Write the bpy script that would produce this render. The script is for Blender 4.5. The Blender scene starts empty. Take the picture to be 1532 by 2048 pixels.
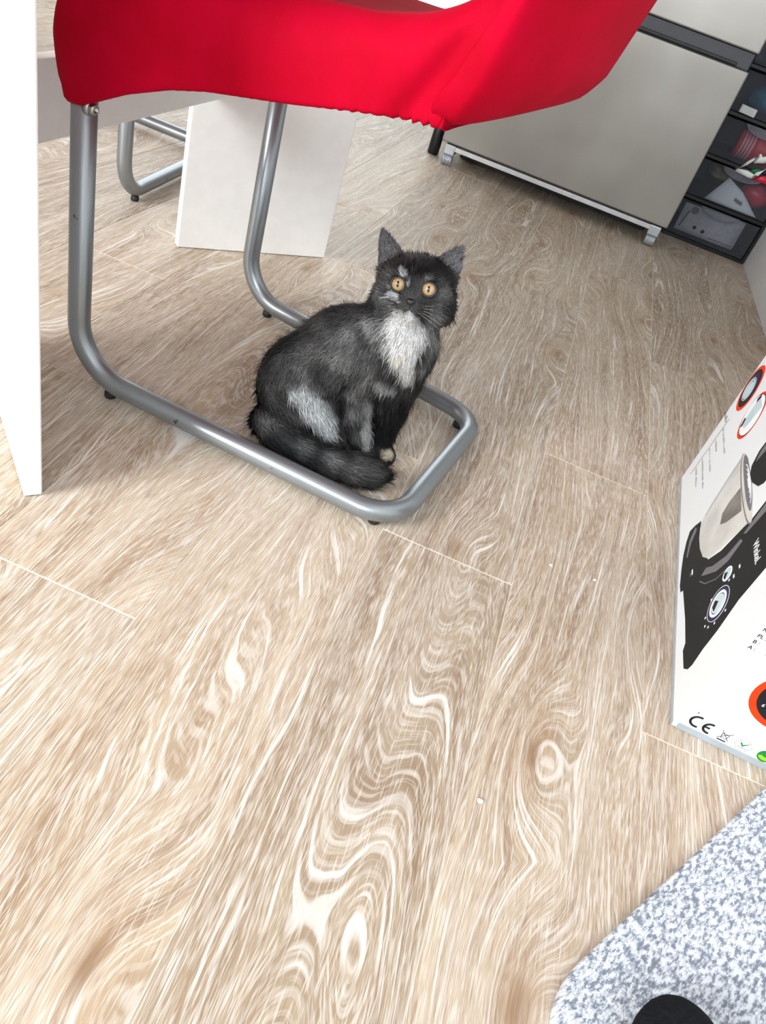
import bpy, bmesh, math, random
import numpy as np
from mathutils import Vector, Matrix

random.seed(7)
RNG = np.random.default_rng(11)
scene = bpy.context.scene
col = scene.collection
PI = math.pi

# ------------------------------------------------------------------ camera
CAM = Vector((0.0, 0.0, 0.60))
RIGHT = Vector((0.91584762, 0.29197341, 0.27563501))
DOWN = Vector((0.39647843, -0.54909001, -0.73573434))
FWD = Vector((-0.06346643, 0.78310388, -0.61864394))
cam_data = bpy.data.cameras.new('camera')
cam_data.sensor_width = 36.0
cam_data.sensor_fit = 'AUTO'
cam_data.lens = 1483.66 / 2048.0 * 36.0
cam_data.clip_start = 0.02
cam = bpy.data.objects.new('camera', cam_data)
col.objects.link(cam)
m = Matrix.Identity(4)
for i in range(3):
    m[i][0] = RIGHT[i]; m[i][1] = -DOWN[i]; m[i][2] = -FWD[i]; m[i][3] = CAM[i]
cam.matrix_world = m
scene.camera = cam

# ------------------------------------------------------------------ world, lights, exposure
world = bpy.data.worlds.new('world'); scene.world = world
world.use_nodes = True
bg = world.node_tree.nodes['Background']
bg.inputs[0].default_value = (0.95, 0.98, 1.0, 1)
bg.inputs[1].default_value = 1.0
scene.view_settings.view_transform = 'Standard'
scene.view_settings.look = 'None'
scene.view_settings.gamma = 1.0
scene.view_settings.use_curve_mapping = False
scene.view_settings.exposure = 0.80

def area_light(name, loc, target, sx, sy, power, color):
    ld = bpy.data.lights.new(name, 'AREA')
    ld.shape = 'RECTANGLE'; ld.size = sx; ld.size_y = sy
    ld.energy = power; ld.color = color
    o = bpy.data.objects.new(name, ld); col.objects.link(o)
    o.location = loc
    o.rotation_euler = (Vector(target) - Vector(loc)).to_track_quat('-Z', 'Y').to_euler()
    return o
area_light('window_daylight', (-1.95, -1.62, 1.40), (-1.55, 0.0, 1.0), 1.25, 1.25, 90, (0.985, 0.99, 1.0))
area_light('side_window_daylight', (0.05, -1.62, 1.35), (0.15, 1.0, 0.55), 0.9, 1.1, 17, (0.86, 0.94, 1.0))
area_light('door_daylight', (-1.41, 3.20, 1.10), (-1.41, 0.0, 0.60), 1.6, 1.9, 8, (0.93, 0.97, 1.0))

# ------------------------------------------------------------------ helpers
def tag(o, label=None, cat=None, group=None, kind=None):
    if label: o['label'] = label
    if cat: o['category'] = cat
    if group: o['group'] = group
    if kind: o['kind'] = kind
    return o

def empty(name, loc=(0, 0, 0), rz=0.0):
    o = bpy.data.objects.new(name, None); col.objects.link(o)
    o.location = loc; o.rotation_euler = (0, 0, rz); o.empty_display_size = 0.05
    return o

def mobj(name, me, mat=None, parent=None, smooth=False, loc=None):
    if mat is not None and len(me.materials) == 0: me.materials.append(mat)
    if smooth:
        me.polygons.foreach_set('use_smooth', [True] * len(me.polygons))
    o = bpy.data.objects.new(name, me); col.objects.link(o)
    if parent is not None: o.parent = parent
    if loc is not None: o.location = loc
    return o

def mesh(name, verts, faces):
    me = bpy.data.meshes.new(name); me.from_pydata([tuple(v) for v in verts], [], faces); me.update()
    return me

def part(name, verts, faces, mat, parent=None, smooth=False, loc=None):
    return mobj(name, mesh(name, verts, faces), mat, parent, smooth, loc)

def from_bm(name, bm, mat, parent=None, smooth=False, loc=None):
    bmesh.ops.recalc_face_normals(bm, faces=bm.faces[:])
    me = bpy.data.meshes.new(name); bm.to_mesh(me); bm.free()
    return mobj(name, me, mat, parent, smooth, loc)

def bm_box(bm, lo, hi, bevel=0.0, seg=2):
    mat = Matrix.Translation([(a + b) / 2 for a, b in zip(lo, hi)]) @ Matrix.Diagonal([abs(b - a) for a, b in zip(lo, hi)] + [1])
    r = bmesh.ops.create_cube(bm, size=1.0, matrix=mat)
    if bevel > 0:
        es = list({e for v in r['verts'] for e in v.link_edges})
        bmesh.ops.bevel(bm, geom=es, offset=bevel, segments=seg, profile=0.5, affect='EDGES')

def box(name, lo, hi, mat, parent=None, bevel=0.0, seg=2):
    bm = bmesh.new(); bm_box(bm, lo, hi, bevel, seg)
    return from_bm(name, bm, mat, parent)

def fillet(pts, rads, n=10):
    out = [Vector(pts[0])]
    for i in range(1, len(pts) - 1):
        p0, p1, p2 = Vector(pts[i - 1]), Vector(pts[i]), Vector(pts[i + 1])
        r = rads[i - 1]
        a = (p0 - p1).normalized(); b = (p2 - p1).normalized()
        ang = a.angle(b); d = r / math.tan(ang / 2)
        c = p1 + (a + b).normalized() * (r / math.sin(ang / 2))
        s = p1 + a * d - c; e = p1 + b * d - c
        tot = s.angle(e); ax = s.cross(e).normalized()
        for k in range(n + 1):
            out.append(c + Matrix.Rotation(tot * k / n, 3, ax) @ s)
    out.append(Vector(pts[-1]))
    return out

def sweep(pts, rad, seg=16, cap=True, flat=1.0):
    pts = [Vector(p) for p in pts]
    n = len(pts); rs = rad if hasattr(rad, '__len__') else [rad] * n
    T = []
    for i in range(n):
        a = pts[max(i - 1, 0)]; b = pts[min(i + 1, n - 1)]
        T.append((b - a).normalized())
    ref = Vector((0, 0, 1)) if abs(T[0].z) < 0.9 else Vector((1, 0, 0))
    N = (ref - T[0] * ref.dot(T[0])).normalized()
    V, F = [], []
    for i in range(n):
        if i: N = (N - T[i] * N.dot(T[i])).normalized()
        B = T[i].cross(N)
        for k in range(seg):
            a = 2 * PI * k / seg
            V.append(pts[i] + (N * math.cos(a) * flat + B * math.sin(a)) * rs[i])
    for i in range(n - 1):
        for k in range(seg):
            k2 = (k + 1) % seg
            F.append((i * seg + k, i * seg + k2, (i + 1) * seg + k2, (i + 1) * seg + k))
    if cap:
        F.append(tuple(reversed(range(seg)))); F.append(tuple((n - 1) * seg + k for k in range(seg)))
    return V, F

def lathe(prof, seg=20, axis='z', c=(0, 0, 0)):
    V, F = [], []
    for r, h in prof:
        for k in range(seg):
            a = 2 * PI * k / seg
            x, y = r * math.cos(a), r * math.sin(a)
            p = {'z': (x, y, h), 'x': (h, x, y), 'y': (y, h, x)}[axis]
            V.append((p[0] + c[0], p[1] + c[1], p[2] + c[2]))
    n = len(prof)
    for i in range(n - 1):
        for k in range(seg):
            k2 = (k + 1) % seg
            F.append((i * seg + k, i * seg + k2, (i + 1) * seg + k2, (i + 1) * seg + k))
    F.append(tuple(reversed(range(seg)))); F.append(tuple((n - 1) * seg + k for k in range(seg)))
    return V, F

def copy_tree(o, parent=None):
    c = o.copy(); col.objects.link(c); c.parent = parent
    for ch in list(o.children): copy_tree(ch, c)
    return c

# ------------------------------------------------------------------ materials
class NT:
    def __init__(s, name):
        s.mat = bpy.data.materials.new(name); s.mat.use_nodes = True
        s.t = s.mat.node_tree; s.b = s.t.nodes['Principled BSDF']
    def n(s, typ, **kw):
        nd = s.t.nodes.new(typ)
        for k, v in kw.items(): setattr(nd, k, v)
        return nd
    def put(s, sock, v):
        if hasattr(v, 'is_linked') or hasattr(v, 'links'): s.t.links.new(v, sock)
        else: sock.default_value = v
    def math(s, op, a, b=0.0, c=0.0, clamp=False):
        nd = s.n('ShaderNodeMath', operation=op, use_clamp=clamp)
        s.put(nd.inputs[0], a); s.put(nd.inputs[1], b); s.put(nd.inputs[2], c)
        return nd.outputs[0]
    def ramp(s, v, a, b, lo=0.0, hi=1.0, smooth=True):
        nd = s.n('ShaderNodeMapRange', interpolation_type='SMOOTHSTEP' if smooth else 'LINEAR')
        s.put(nd.inputs[0], v); s.put(nd.inputs[1], a); s.put(nd.inputs[2], b); s.put(nd.inputs[3], lo); s.put(nd.inputs[4], hi)
        return nd.outputs[0]
    def mix(s, f, a, b, mode='MIX'):
        nd = s.n('ShaderNodeMix', data_type='RGBA', blend_type=mode)
        s.put(nd.inputs[0], f)
        for sk, v in ((nd.inputs[6], a), (nd.inputs[7], b)):
            if isinstance(v, tuple): sk.default_value = v if len(v) == 4 else (*v, 1)
            else: s.t.links.new(v, sk)
        return nd.outputs[2]
    def noise(s, vec, scale=5.0, detail=2.0, rough=0.5, dist=0.0):
        nd = s.n('ShaderNodeTexNoise')
        if vec is not None: s.t.links.new(vec, nd.inputs['Vector'])
        nd.inputs['Scale'].default_value = scale; nd.inputs['Detail'].default_value = detail
        nd.inputs['Roughness'].default_value = rough; nd.inputs['Distortion'].default_value = dist
        return nd.outputs[0]
    def xyz(s, x, y, z):
        nd = s.n('ShaderNodeCombineXYZ'); s.put(nd.inputs[0], x); s.put(nd.inputs[1], y); s.put(nd.inputs[2], z)
        return nd.outputs[0]
    def obj(s):
        return s.n('ShaderNodeTexCoord').outputs['Object']
    def bump(s, h, strength=0.2, dist=0.001):
        nd = s.n('ShaderNodeBump'); nd.inputs['Strength'].default_value = strength; nd.inputs['Distance'].default_value = dist
        s.t.links.new(h, nd.inputs['Height']); s.t.links.new(nd.outputs[0], s.b.inputs['Normal'])
    def set(s, **kw):
        for k, v in kw.items():
            sk = s.b.inputs[k]
            if isinstance(v, tuple) and len(v) == 3: v = (*v, 1)
            s.put(sk, v)
        return s.mat

def plain(name, c, rough=0.5, metal=0.0, var=0.06, scale=40.0, bump=0.0, spec=0.5, **kw):
    t = NT(name)
    nz = t.noise(t.obj(), scale, 4)
    f = t.ramp(nz, 0.3, 0.7, 1 - var, 1 + var)
    hs = t.n('ShaderNodeHueSaturation'); hs.inputs['Color'].default_value = (*c, 1); t.put(hs.inputs['Value'], f)
    if bump: t.bump(nz, bump, 0.001)
    d = {'Base Color': hs.outputs[0], 'Roughness': rough, 'Metallic': metal, 'Specular IOR Level': spec}
    d.update({k.replace('_', ' '): v for k, v in kw.items()})
    return t.set(**d)

def wood_mat():
    t = NT('washed_oak')
    sep = t.n('ShaderNodeSeparateXYZ'); t.t.links.new(t.obj(), sep.inputs[0])
    X, Y = sep.outputs[0], sep.outputs[1]
    rnd = t.n('ShaderNodeObjectInfo').outputs['Random']
    z0 = t.math('MULTIPLY', rnd, 61.0)
    M = lambda a, b: t.math('MULTIPLY', a, b)
    A = lambda a, b: t.math('ADD', a, b)
    S = lambda a, b: t.math('SUBTRACT', a, b)
    def vec(sx, sy, dz=0.0): return t.xyz(M(X, sx), M(Y, sy), A(z0, dz))
    # growth field g (metres): straight grain bent by long cathedrals and by knots
    n1 = S(t.noise(vec(7.0, 1.0, 0.0), 1.0, 1.0, 0.35), 0.5)
    n3 = S(t.noise(vec(26, 9, 4.0), 1.0, 2.0, 0.5), 0.5)
    vor = t.n('ShaderNodeTexVoronoi', feature='F1', voronoi_dimensions='2D')
    t.t.links.new(t.xyz(A(M(X, 4.4), z0), A(M(Y, 1.9), M(z0, 0.37)), 0.0), vor.inputs['Vector']); vor.inputs['Scale'].default_value = 1.0
    d = vor.outputs['Distance']
    kn = t.ramp(d, 0.0, 0.30, 1.0, 0.0)
    g = A(A(M(X, 0.80), M(n1, 0.20)), A(M(n3, 0.004), M(kn, 0.030)))
    def gv(sg, sy, dz): return t.xyz(M(g, sg), M(Y, sy), A(z0, dz))
    bands = t.noise(gv(95, 1.2, 3.0), 1.0, 2.0, 0.6)           # early and late wood
    lines = t.ramp(t.noise(gv(420, 6.0, 7.0), 1.0, 2.0, 0.6), 0.55, 0.68)
    fine = t.ramp(t.noise(gv(900, 30, 11.0), 1.0, 2.0, 0.6), 0.50, 0.66)
    hair = t.ramp(t.noise(gv(1700, 60, 23.0), 1.0, 1.0), 0.50, 0.64)
    # short straight pores everywhere
    pore = t.ramp(t.noise(vec(700, 34, 15.0), 1.0, 1.0), 0.55, 0.68)
    dkp = t.ramp(t.noise(vec(560, 30, 19.0), 1.0, 1.0), 0.58, 0.70)
    wash = t.ramp(t.noise(vec(10, 2.0, 41.0), 1.0, 4, 0.6), 0.34, 0.68)
    tone = t.mix(t.ramp(bands, 0.30, 0.70), (0.300, 0.195, 0.112), (0.495, 0.385, 0.265))
    tone = t.mix(M(wash, 0.42), tone, (0.660, 0.575, 0.465))
    plk = t.ramp(t.math('FRACT', M(rnd, 7.31)), 0.0, 1.0, 0.80, 1.10, False)
    hs = t.n('ShaderNodeHueSaturation'); t.t.links.new(tone, hs.inputs['Color']); t.put(hs.inputs['Value'], plk)
    c = t.mix(M(dkp, 0.48), hs.outputs[0], (0.25, 0.155, 0.09))
    c = t.mix(M(pore, 0.40), c, (0.82, 0.785, 0.725))
    c = t.mix(M(fine, 0.40), c, (0.82, 0.785, 0.725))
    c = t.mix(M(hair, 0.20), c, (0.84, 0.815, 0.77))
    c = t.mix(M(lines, t.ramp(bands, 0.35, 0.62, 0.26, 0.82)), c, (0.86, 0.84, 0.80))
    core = M(t.ramp(d, 0.010, 0.060, 0.85, 0.0), t.ramp(bands, 0.30, 0.65, 1.0, 0.45))
    c = t.mix(core, c, (0.235, 0.135, 0.070))
    halo = M(t.ramp(d, 0.03, 0.17, 0.45, 0.0), t.ramp(t.noise(vec(30, 10, 51.0), 1.0, 2), 0.35, 0.65))
    c = t.mix(halo, c, (0.36, 0.225, 0.125))
    h = A(M(fine, 0.5), M(lines, 0.8))
    t.bump(h, 0.22, 0.0006)
    return t.set(**{'Base Color': c, 'Roughness': 0.48, 'Specular IOR Level': 0.42})

def metal_tube_mat():
    t = NT('silver_lacquer')
    o = t.obj()
    nz = t.noise(o, 900, 2); sp = t.noise(o, 60, 3)
    c = t.mix(t.ramp(sp, 0.72, 0.78), (0.305, 0.335, 0.355), (0.07, 0.07, 0.07))
    t.bump(nz, 0.05, 0.0003)
    return t.set(**{'Base Color': c, 'Metallic': 0.75, 'Roughness': 0.34})

def fabric_mat():
    t = NT('red_stretch_jersey')
    o = t.obj()
    w = t.n('ShaderNodeTexWave', wave_type='BANDS', bands_direction='DIAGONAL')
    t.t.links.new(o, w.inputs['Vector']); w.inputs['Scale'].default_value = 260; w.inputs['Distortion'].default_value = 1.0
    nz = t.noise(o, 18, 3)
    c = t.mix(t.ramp(nz, 0.3, 0.7), (0.375, 0.0, 0.012), (0.43, 0.0, 0.018))
    t.bump(w.outputs[1], 0.12, 0.0006)
    return t.set(**{'Base Color': c, 'Roughness': 0.75, 'Specular IOR Level': 0.06, 'Sheen Weight': 0.02, 'Sheen Tint': (1.0, 0.1, 0.25)})

def steel_mat():
    t = NT('brushed_steel_door')
    sep = t.n('ShaderNodeSeparateXYZ'); t.t.links.new(t.obj(), sep.inputs[0])
    nz = t.noise(t.xyz(t.math('MULTIPLY', sep.outputs[0], 6), t.math('MULTIPLY', sep.outputs[1], 6), t.math('MULTIPLY', sep.outputs[2], 900)), 1.0, 2)
    cl = t.noise(t.obj(), 3.5, 2)
    c = t.mix(t.ramp(cl, 0.3, 0.7), (0.315, 0.305, 0.282), (0.395, 0.385, 0.360))
    t.bump(nz, 0.04, 0.0003)
    return t.set(**{'Base Color': c, 'Metallic': 0.7, 'Roughness': t.ramp(nz, 0.2, 0.8, 0.36, 0.46)})

def rug_mat():
    t = NT('grey_melange_wool')
    o = t.obj()
    sep = t.n('ShaderNodeSeparateXYZ'); t.t.links.new(o, sep.inputs[0])
    rx = t.math('ADD', t.math('MULTIPLY', sep.outputs[0], 0.59), t.math('MULTIPLY', sep.outputs[1], 0.81))
    ry = t.math('SUBTRACT', t.math('MULTIPLY', sep.outputs[1], 0.59), t.math('MULTIPLY', sep.outputs[0], 0.81))
    v = t.xyz(t.math('MULTIPLY', rx, 125), t.math('MULTIPLY', ry, 250), 0.0)
    n = t.noise(v, 1.0, 3, 0.65)
    n2 = t.noise(o, 40, 3)
    f = t.ramp(t.math('ADD', t.math('MULTIPLY', n, 0.85), t.math('MULTIPLY', n2, 0.15)), 0.40, 0.58)
    c = t.mix(f, (0.22, 0.25, 0.31), (0.74, 0.79, 0.86))
    t.bump(n, 0.8, 0.004)
    return t.set(**{'Base Color': c, 'Roughness': 0.95, 'Specular IOR Level': 0.1})

def clear_plastic(name, tint, alpha):
    t = NT(name)
    tr = t.n('ShaderNodeBsdfTransparent'); tr.inputs[0].default_value = (*tint, 1)
    df = t.n('ShaderNodeBsdfPrincipled'); df.inputs['Base Color'].default_value = (0.30, 0.32, 0.36, 1); df.inputs['Roughness'].default_value = 0.25
    nz = t.noise(t.obj(), 30, 3)
    mx = t.n('ShaderNodeMixShader'); t.put(mx.inputs[0], t.ramp(nz, 0.2, 0.8, alpha * 0.9, alpha * 1.1))
    t.t.links.new(tr.outputs[0], mx.inputs[1]); t.t.links.new(df.outputs[0], mx.inputs[2])
    t.t.links.new(mx.outputs[0], t.t.nodes['Material Output'].inputs[0])
    return t.mat

MAT = {
    'wood': wood_mat(), 'tube': metal_tube_mat(), 'red': fabric_mat(), 'steel': steel_mat(), 'rug': rug_mat(),
    'joint': plain('pale_joint', (0.80, 0.74, 0.63), 0.6),
    'white': plain('white_laminate', (0.86, 0.86, 0.845), 0.42, var=0.02),
    'wall': plain('white_wall_paint', (0.83, 0.86, 0.88), 0.7, var=0.02, scale=12, bump=0.03),
    'walltaupe': plain('taupe_wall_paint', (0.36, 0.34, 0.32), 0.8, var=0.03, scale=12),
    'black': plain('black_plastic', (0.008, 0.009, 0.011), 0.38),
    'rubber': plain('black_rubber', (0.012, 0.012, 0.013), 0.6),
    'darkgrey': plain('dark_grey_plastic', (0.045, 0.050, 0.058), 0.4),
    'sidegrey': plain('charcoal_cabinet', (0.055, 0.058, 0.065), 0.5),
    'chrome': plain('pale_zinc', (0.62, 0.68, 0.74), 0.3, 0.7),
    'alu': plain('pale_aluminium', (0.70, 0.72, 0.74), 0.38, 0.4),
    'bolt': plain('steel_bolt', (0.42, 0.42, 0.41), 0.28, 0.95),
    'carton': plain('glossy_white_carton', (0.80, 0.845, 0.87), 0.38, var=0.015, scale=8),
    'cartongrey': plain('grey_print', (0.36, 0.41, 0.45), 0.45),
    'ink': plain('black_print', (0.013, 0.015, 0.017), 0.5, spec=0.12, var=0.02),
    'inknavy': plain('navy_print', (0.022, 0.028, 0.085), 0.5, spec=0.12),
    'inkgrey': plain('grey_photo_print', (0.17, 0.17, 0.185), 0.5, spec=0.12),
    'inklight': plain('silver_photo_print', (0.60, 0.60, 0.57), 0.5, spec=0.12, var=0.12, scale=22),
    'inkmid': plain('shaded_silver_print', (0.20, 0.19, 0.175), 0.5, spec=0.12, var=0.25, scale=30),
    'inkwhite': plain('white_print', (0.85, 0.88, 0.90), 0.5, spec=0.12),
    'inkblue': plain('blue_print', (0.03, 0.11, 0.62), 0.5, spec=0.12),
    'inkorange': plain('orange_red_print', (0.78, 0.045, 0.006), 0.5, spec=0.12),
    'inkgreen': plain('green_print', (0.02, 0.22, 0.06), 0.5, spec=0.12),
    'inklime': plain('lime_print', (0.28, 0.62, 0.02), 0.5, spec=0.12),
    'inksky': plain('pale_blue_print', (0.50, 0.64, 0.68), 0.5, spec=0.12),
    'clear': clear_plastic('smoky_clear_plastic', (0.86, 0.88, 0.91), 0.10),
    'lip': clear_plastic('frosted_plastic_lip', (0.88, 0.88, 0.95), 0.35),
    'paper': plain('white_paper', (0.80, 0.82, 0.80), 0.7, var=0.03),
    'greypaper': plain('grey_printed_sheet', (0.50, 0.47, 0.48), 0.7, var=0.12, scale=90),
    'redbag': plain('red_plastic_bag', (0.62, 0.02, 0.055), 0.35, var=0.2, scale=20, bump=0.3),
    'redjar': plain('red_plastic', (0.66, 0.035, 0.05), 0.3),
    'pinkstripe': plain('pale_pink_stripe', (0.75, 0.45, 0.46), 0.4),
    'blue': plain('blue_plastic', (0.03, 0.22, 0.36), 0.35, var=0.3, scale=14),
    'brown': plain('brown_packet', (0.28, 0.20, 0.11), 0.55, var=0.3, scale=40),
    'leafgreen': plain('green_packet', (0.01, 0.20, 0.05), 0.4),
    'sock': plain('black_sock_knit', (0.010, 0.011, 0.014), 0.9, var=0.3, scale=300, bump=0.6, spec=0.1),
    'crumb': plain('white_crumb', (0.88, 0.87, 0.84), 0.8),
    'stain': plain('brown_scuff', (0.10, 0.07, 0.04), 0.8),
    'frame': plain('white_door_frame', (0.82, 0.83, 0.83), 0.5),
    'glass': clear_plastic('clear_glass', (0.97, 0.99, 0.99), 0.04),
}
MAT['redjar'].use_backface_culling = False

# ------------------------------------------------------------------ the setting: floor planks
PW, PL = 0.1779, 1.040
X0 = -0.0522
OFF = {0: 0.7275, 1: 1.0695, 2: 0.5855, 3: 1.2920, -1: 0.9045, -2: 0.4455, -3: 0.7660, -4: 1.1120, -5: 0.60, -6: 0.92, -7: 0.33,
       -8: 1.20, -9: 0.78, -10: 0.52, -11: 1.02, -12: 0.66, -13: 0.41, -14: 0.90, -15: 1.15}
XMAX, YMIN, YMAX = 0.625, -1.70, 3.26
floor = box('floor', (-2.75, YMIN, -0.05), (XMAX, YMAX, -0.0008), MAT['joint'])
floor['kind'] = 'structure'
_pl = {}
def plank(x0, x1, y0, y1):
    key = (round(x1 - x0, 4), round(y1 - y0, 4))
    if key not in _pl:
        hx, hy = key[0] / 2, key[1] / 2
        bm = bmesh.new(); bm_box(bm, (-hx, -hy, -0.0008), (hx, hy, 0.0))
        me = bpy.data.meshes.new('plank'); bmesh.ops.recalc_face_normals(bm, faces=bm.faces[:]); bm.to_mesh(me); bm.free()
        me.materials.append(MAT['wood']); _pl[key] = me
    o = bpy.data.objects.new('plank', _pl[key]); col.objects.link(o); o.parent = floor
    o.location = ((x0 + x1) / 2, (y0 + y1) / 2, 0)
GX, GY = 0.0018, 0.0026
for k in sorted(OFF):
    xa = X0 + PW * k; xb = min(xa + PW, XMAX)
    if xb - xa < 0.01: continue
    y = OFF[k] - PL * 4
    while y < YMAX:
        ya, yb = max(y, YMIN), min(y + PL, YMAX)
        if yb - ya > 0.02:
            plank(xa + GX / 2, xb - GX / 2, ya + GY / 2, yb - GY / 2)
        y += PL

# walls: right wall behind the carton, back wall with a glazed door left of the fridge
wr = box('wall_right', (XMAX, YMIN, -0.05), (XMAX + 0.08, YMAX, 2.4), MAT['wall']); wr['kind'] = 'structure'
def wall_piece(name, lo, hi):
    o = box(name, lo, hi, MAT['wall']); o['kind'] = 'structure'; return o
bm = bmesh.new()
bm_box(bm, (-0.52, YMAX, -0.05), (XMAX + 0.08, YMAX + 0.1, 2.4))
bm_box(bm, (-2.75, YMAX, -0.05), (-2.30, YMAX + 0.1, 2.4))
bm_box(bm, (-2.30, YMAX, 2.1), (-0.52, YMAX + 0.1, 2.4))
wb = from_bm('wall_back', bm, MAT['wall']); wb['kind'] = 'structure'
bm = bmesh.new()
bm_box(bm, (-2.83, YMIN - 0.1, -0.05), (-2.60, YMIN, 2.45)); bm_box(bm, (-1.30, YMIN - 0.1, -0.05), (-0.40, YMIN, 2.45)); bm_box(bm, (0.50, YMIN - 0.1, -0.05), (XMAX + 0.08, YMIN, 2.45))
bm_box(bm, (-0.40, YMIN - 0.1, -0.05), (0.50, YMIN, 0.80)); bm_box(bm, (-0.40, YMIN - 0.1, 1.90), (0.50, YMIN, 2.45))
bm_box(bm, (-2.60, YMIN - 0.1, -0.05), (-1.30, YMIN, 0.80)); bm_box(bm, (-2.60, YMIN - 0.1, 2.10), (-1.30, YMIN, 2.45))
wf = from_bm('wall_front', bm, MAT['walltaupe']); wf['kind'] = 'structure'
wl = box('wall_left', (-2.83, YMIN, -0.05), (-2.75, YMAX + 0.1, 2.45), MAT['walltaupe']); wl['kind'] = 'structure'
ce = box('ceiling', (-2.83, YMIN - 0.1, 2.40), (XMAX + 0.08, YMAX + 0.1, 2.48), MAT['walltaupe']); ce['kind'] = 'structure'
wi = empty('window_1', (-1.95, YMIN - 0.05, 1.45)); wi['kind'] = 'structure'
bm = bmesh.new()
for lo, hi in (((-0.65, -0.03, -0.65), (-0.59, 0.03, 0.65)), ((0.59, -0.03, -0.65), (0.65, 0.03, 0.65)), ((-0.59, -0.03, -0.65), (0.59, 0.03, -0.59)), ((-0.59, -0.03, 0.59), (0.59, 0.03, 0.65)), ((-0.03, -0.03, -0.59), (0.03, 0.03, 0.59))):
    bm_box(bm, lo, hi)
from_bm('window_frame', bm, MAT['frame'], wi)
wj = empty('window_2', (0.05, YMIN - 0.05, 1.35)); wj['kind'] = 'structure'
bm = bmesh.new()
for lo, hi in (((-0.45, -0.03, -0.55), (-0.40, 0.03, 0.55)), ((0.40, -0.03, -0.55), (0.45, 0.03, 0.55)), ((-0.40, -0.03, -0.55), (0.40, 0.03, -0.50)), ((-0.40, -0.03, 0.50), (0.40, 0.03, 0.55))):
    bm_box(bm, lo, hi)
from_bm('window_frame', bm, MAT['frame'], wj)
box('pane', (-0.40, -0.004, -0.50), (0.40, 0.004, 0.50), MAT['glass'], wj)
for s in (-1, 1):
    box('pane', (min(s * 0.03, s * 0.59), -0.004, -0.59), (max(s * 0.03, s * 0.59), 0.004, 0.59), MAT['glass'], wi)
dr = empty('door_1', (-1.41, YMAX + 0.05, 0)); dr['kind'] = 'structure'
bm = bmesh.new()
for lo, hi in (((-0.885, -0.03, 0.0), (-0.825, 0.03, 2.1)), ((0.825, -0.03, 0.0), (0.885, 0.03, 2.1)), ((-0.03, -0.03, 0.06), (0.03, 0.03, 2.04)),
               ((-0.825, -0.03, 0.0), (0.825, 0.03, 0.06)), ((-0.825, -0.03, 2.04), (0.825, 0.03, 2.1))):
    bm_box(bm, lo, hi)
from_bm('door_frame', bm, MAT['frame'], dr)
for s in (-1, 1):
    box('pane', (min(s * 0.03, s * 0.825), -0.004, 0.06), (max(s * 0.03, s * 0.825), 0.004, 2.04), MAT['glass'], dr)
# scuff marks low on the right wall
for (y, z, w, h) in ((2.085, 0.012, 0.016, 0.006), (2.11, 0.026, 0.009, 0.003), (2.12, 0.016, 0.006, 0.004)):
    box('scuff', (XMAX - 0.0006, y - w / 2, z - h / 2), (XMAX, y + w / 2, z + h / 2), MAT['stain'], wr)

# ------------------------------------------------------------------ white table with diagonal slab legs
tb = empty('table', (-1.06, 1.0, 0))
tag(tb, 'white laminate table with diagonal slab legs and a low beam', 'table')
TX, TY = -1.06, 1.0
def tl(x, y, z): return (x - TX, y - TY, z)
box('tabletop', tl(-1.745, 0.475, 0.725), tl(-0.375, 1.525, 0.755), MAT['white'], tb, 0.002)
def slab(outer, inner, th, z0, z1):
    a = Vector((outer[0], outer[1], 0)); b = Vector((inner[0], inner[1], 0))
    d = (b - a); L = d.length; d.normalize(); nrm = Vector((-d.y, d.x, 0))
    bm = bmesh.new(); bm_box(bm, (0, -th / 2, z0), (L, th / 2, z1), 0.0015, 1)
    mt = Matrix.Translation((a.x - TX, a.y - TY, 0)) @ Matrix(((d.x, nrm.x, 0, 0), (d.y, nrm.y, 0, 0), (0, 0, 1, 0), (0, 0, 0, 1)))
    bmesh.ops.transform(bm, matrix=mt, verts=bm.verts[:])
    return from_bm('leg', bm, MAT['white'], tb)
slab((-0.4120, 0.5376), (-0.6385, 0.7478), 0.0185, 0.001, 0.725)
slab((-0.4255, 1.4675), (-0.6425, 1.2505), 0.0185, 0.001, 0.725)
slab((-1.708, 0.5376), (-1.4815, 0.7478), 0.0185, 0.001, 0.725)
slab((-1.6945, 1.4675), (-1.4775, 1.2505), 0.0185, 0.001, 0.725)
box('beam', tl(-0.614, 0.735, 0.269), tl(-0.594, 1.262, 0.358), MAT['white'], tb, 0.0015)
box('beam', tl(-1.526, 0.735, 0.269), tl(-1.506, 1.262, 0.358), MAT['white'], tb, 0.0015)

# ------------------------------------------------------------------ cantilever chair with red stretch cover
def ipol(x, xs, ys): return float(np.interp(x, xs, ys))
def sstep(a, b, x):
    t = min(max((x - a) / (b - a), 0), 1); return t * t * (3 - 2 * t)

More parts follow.
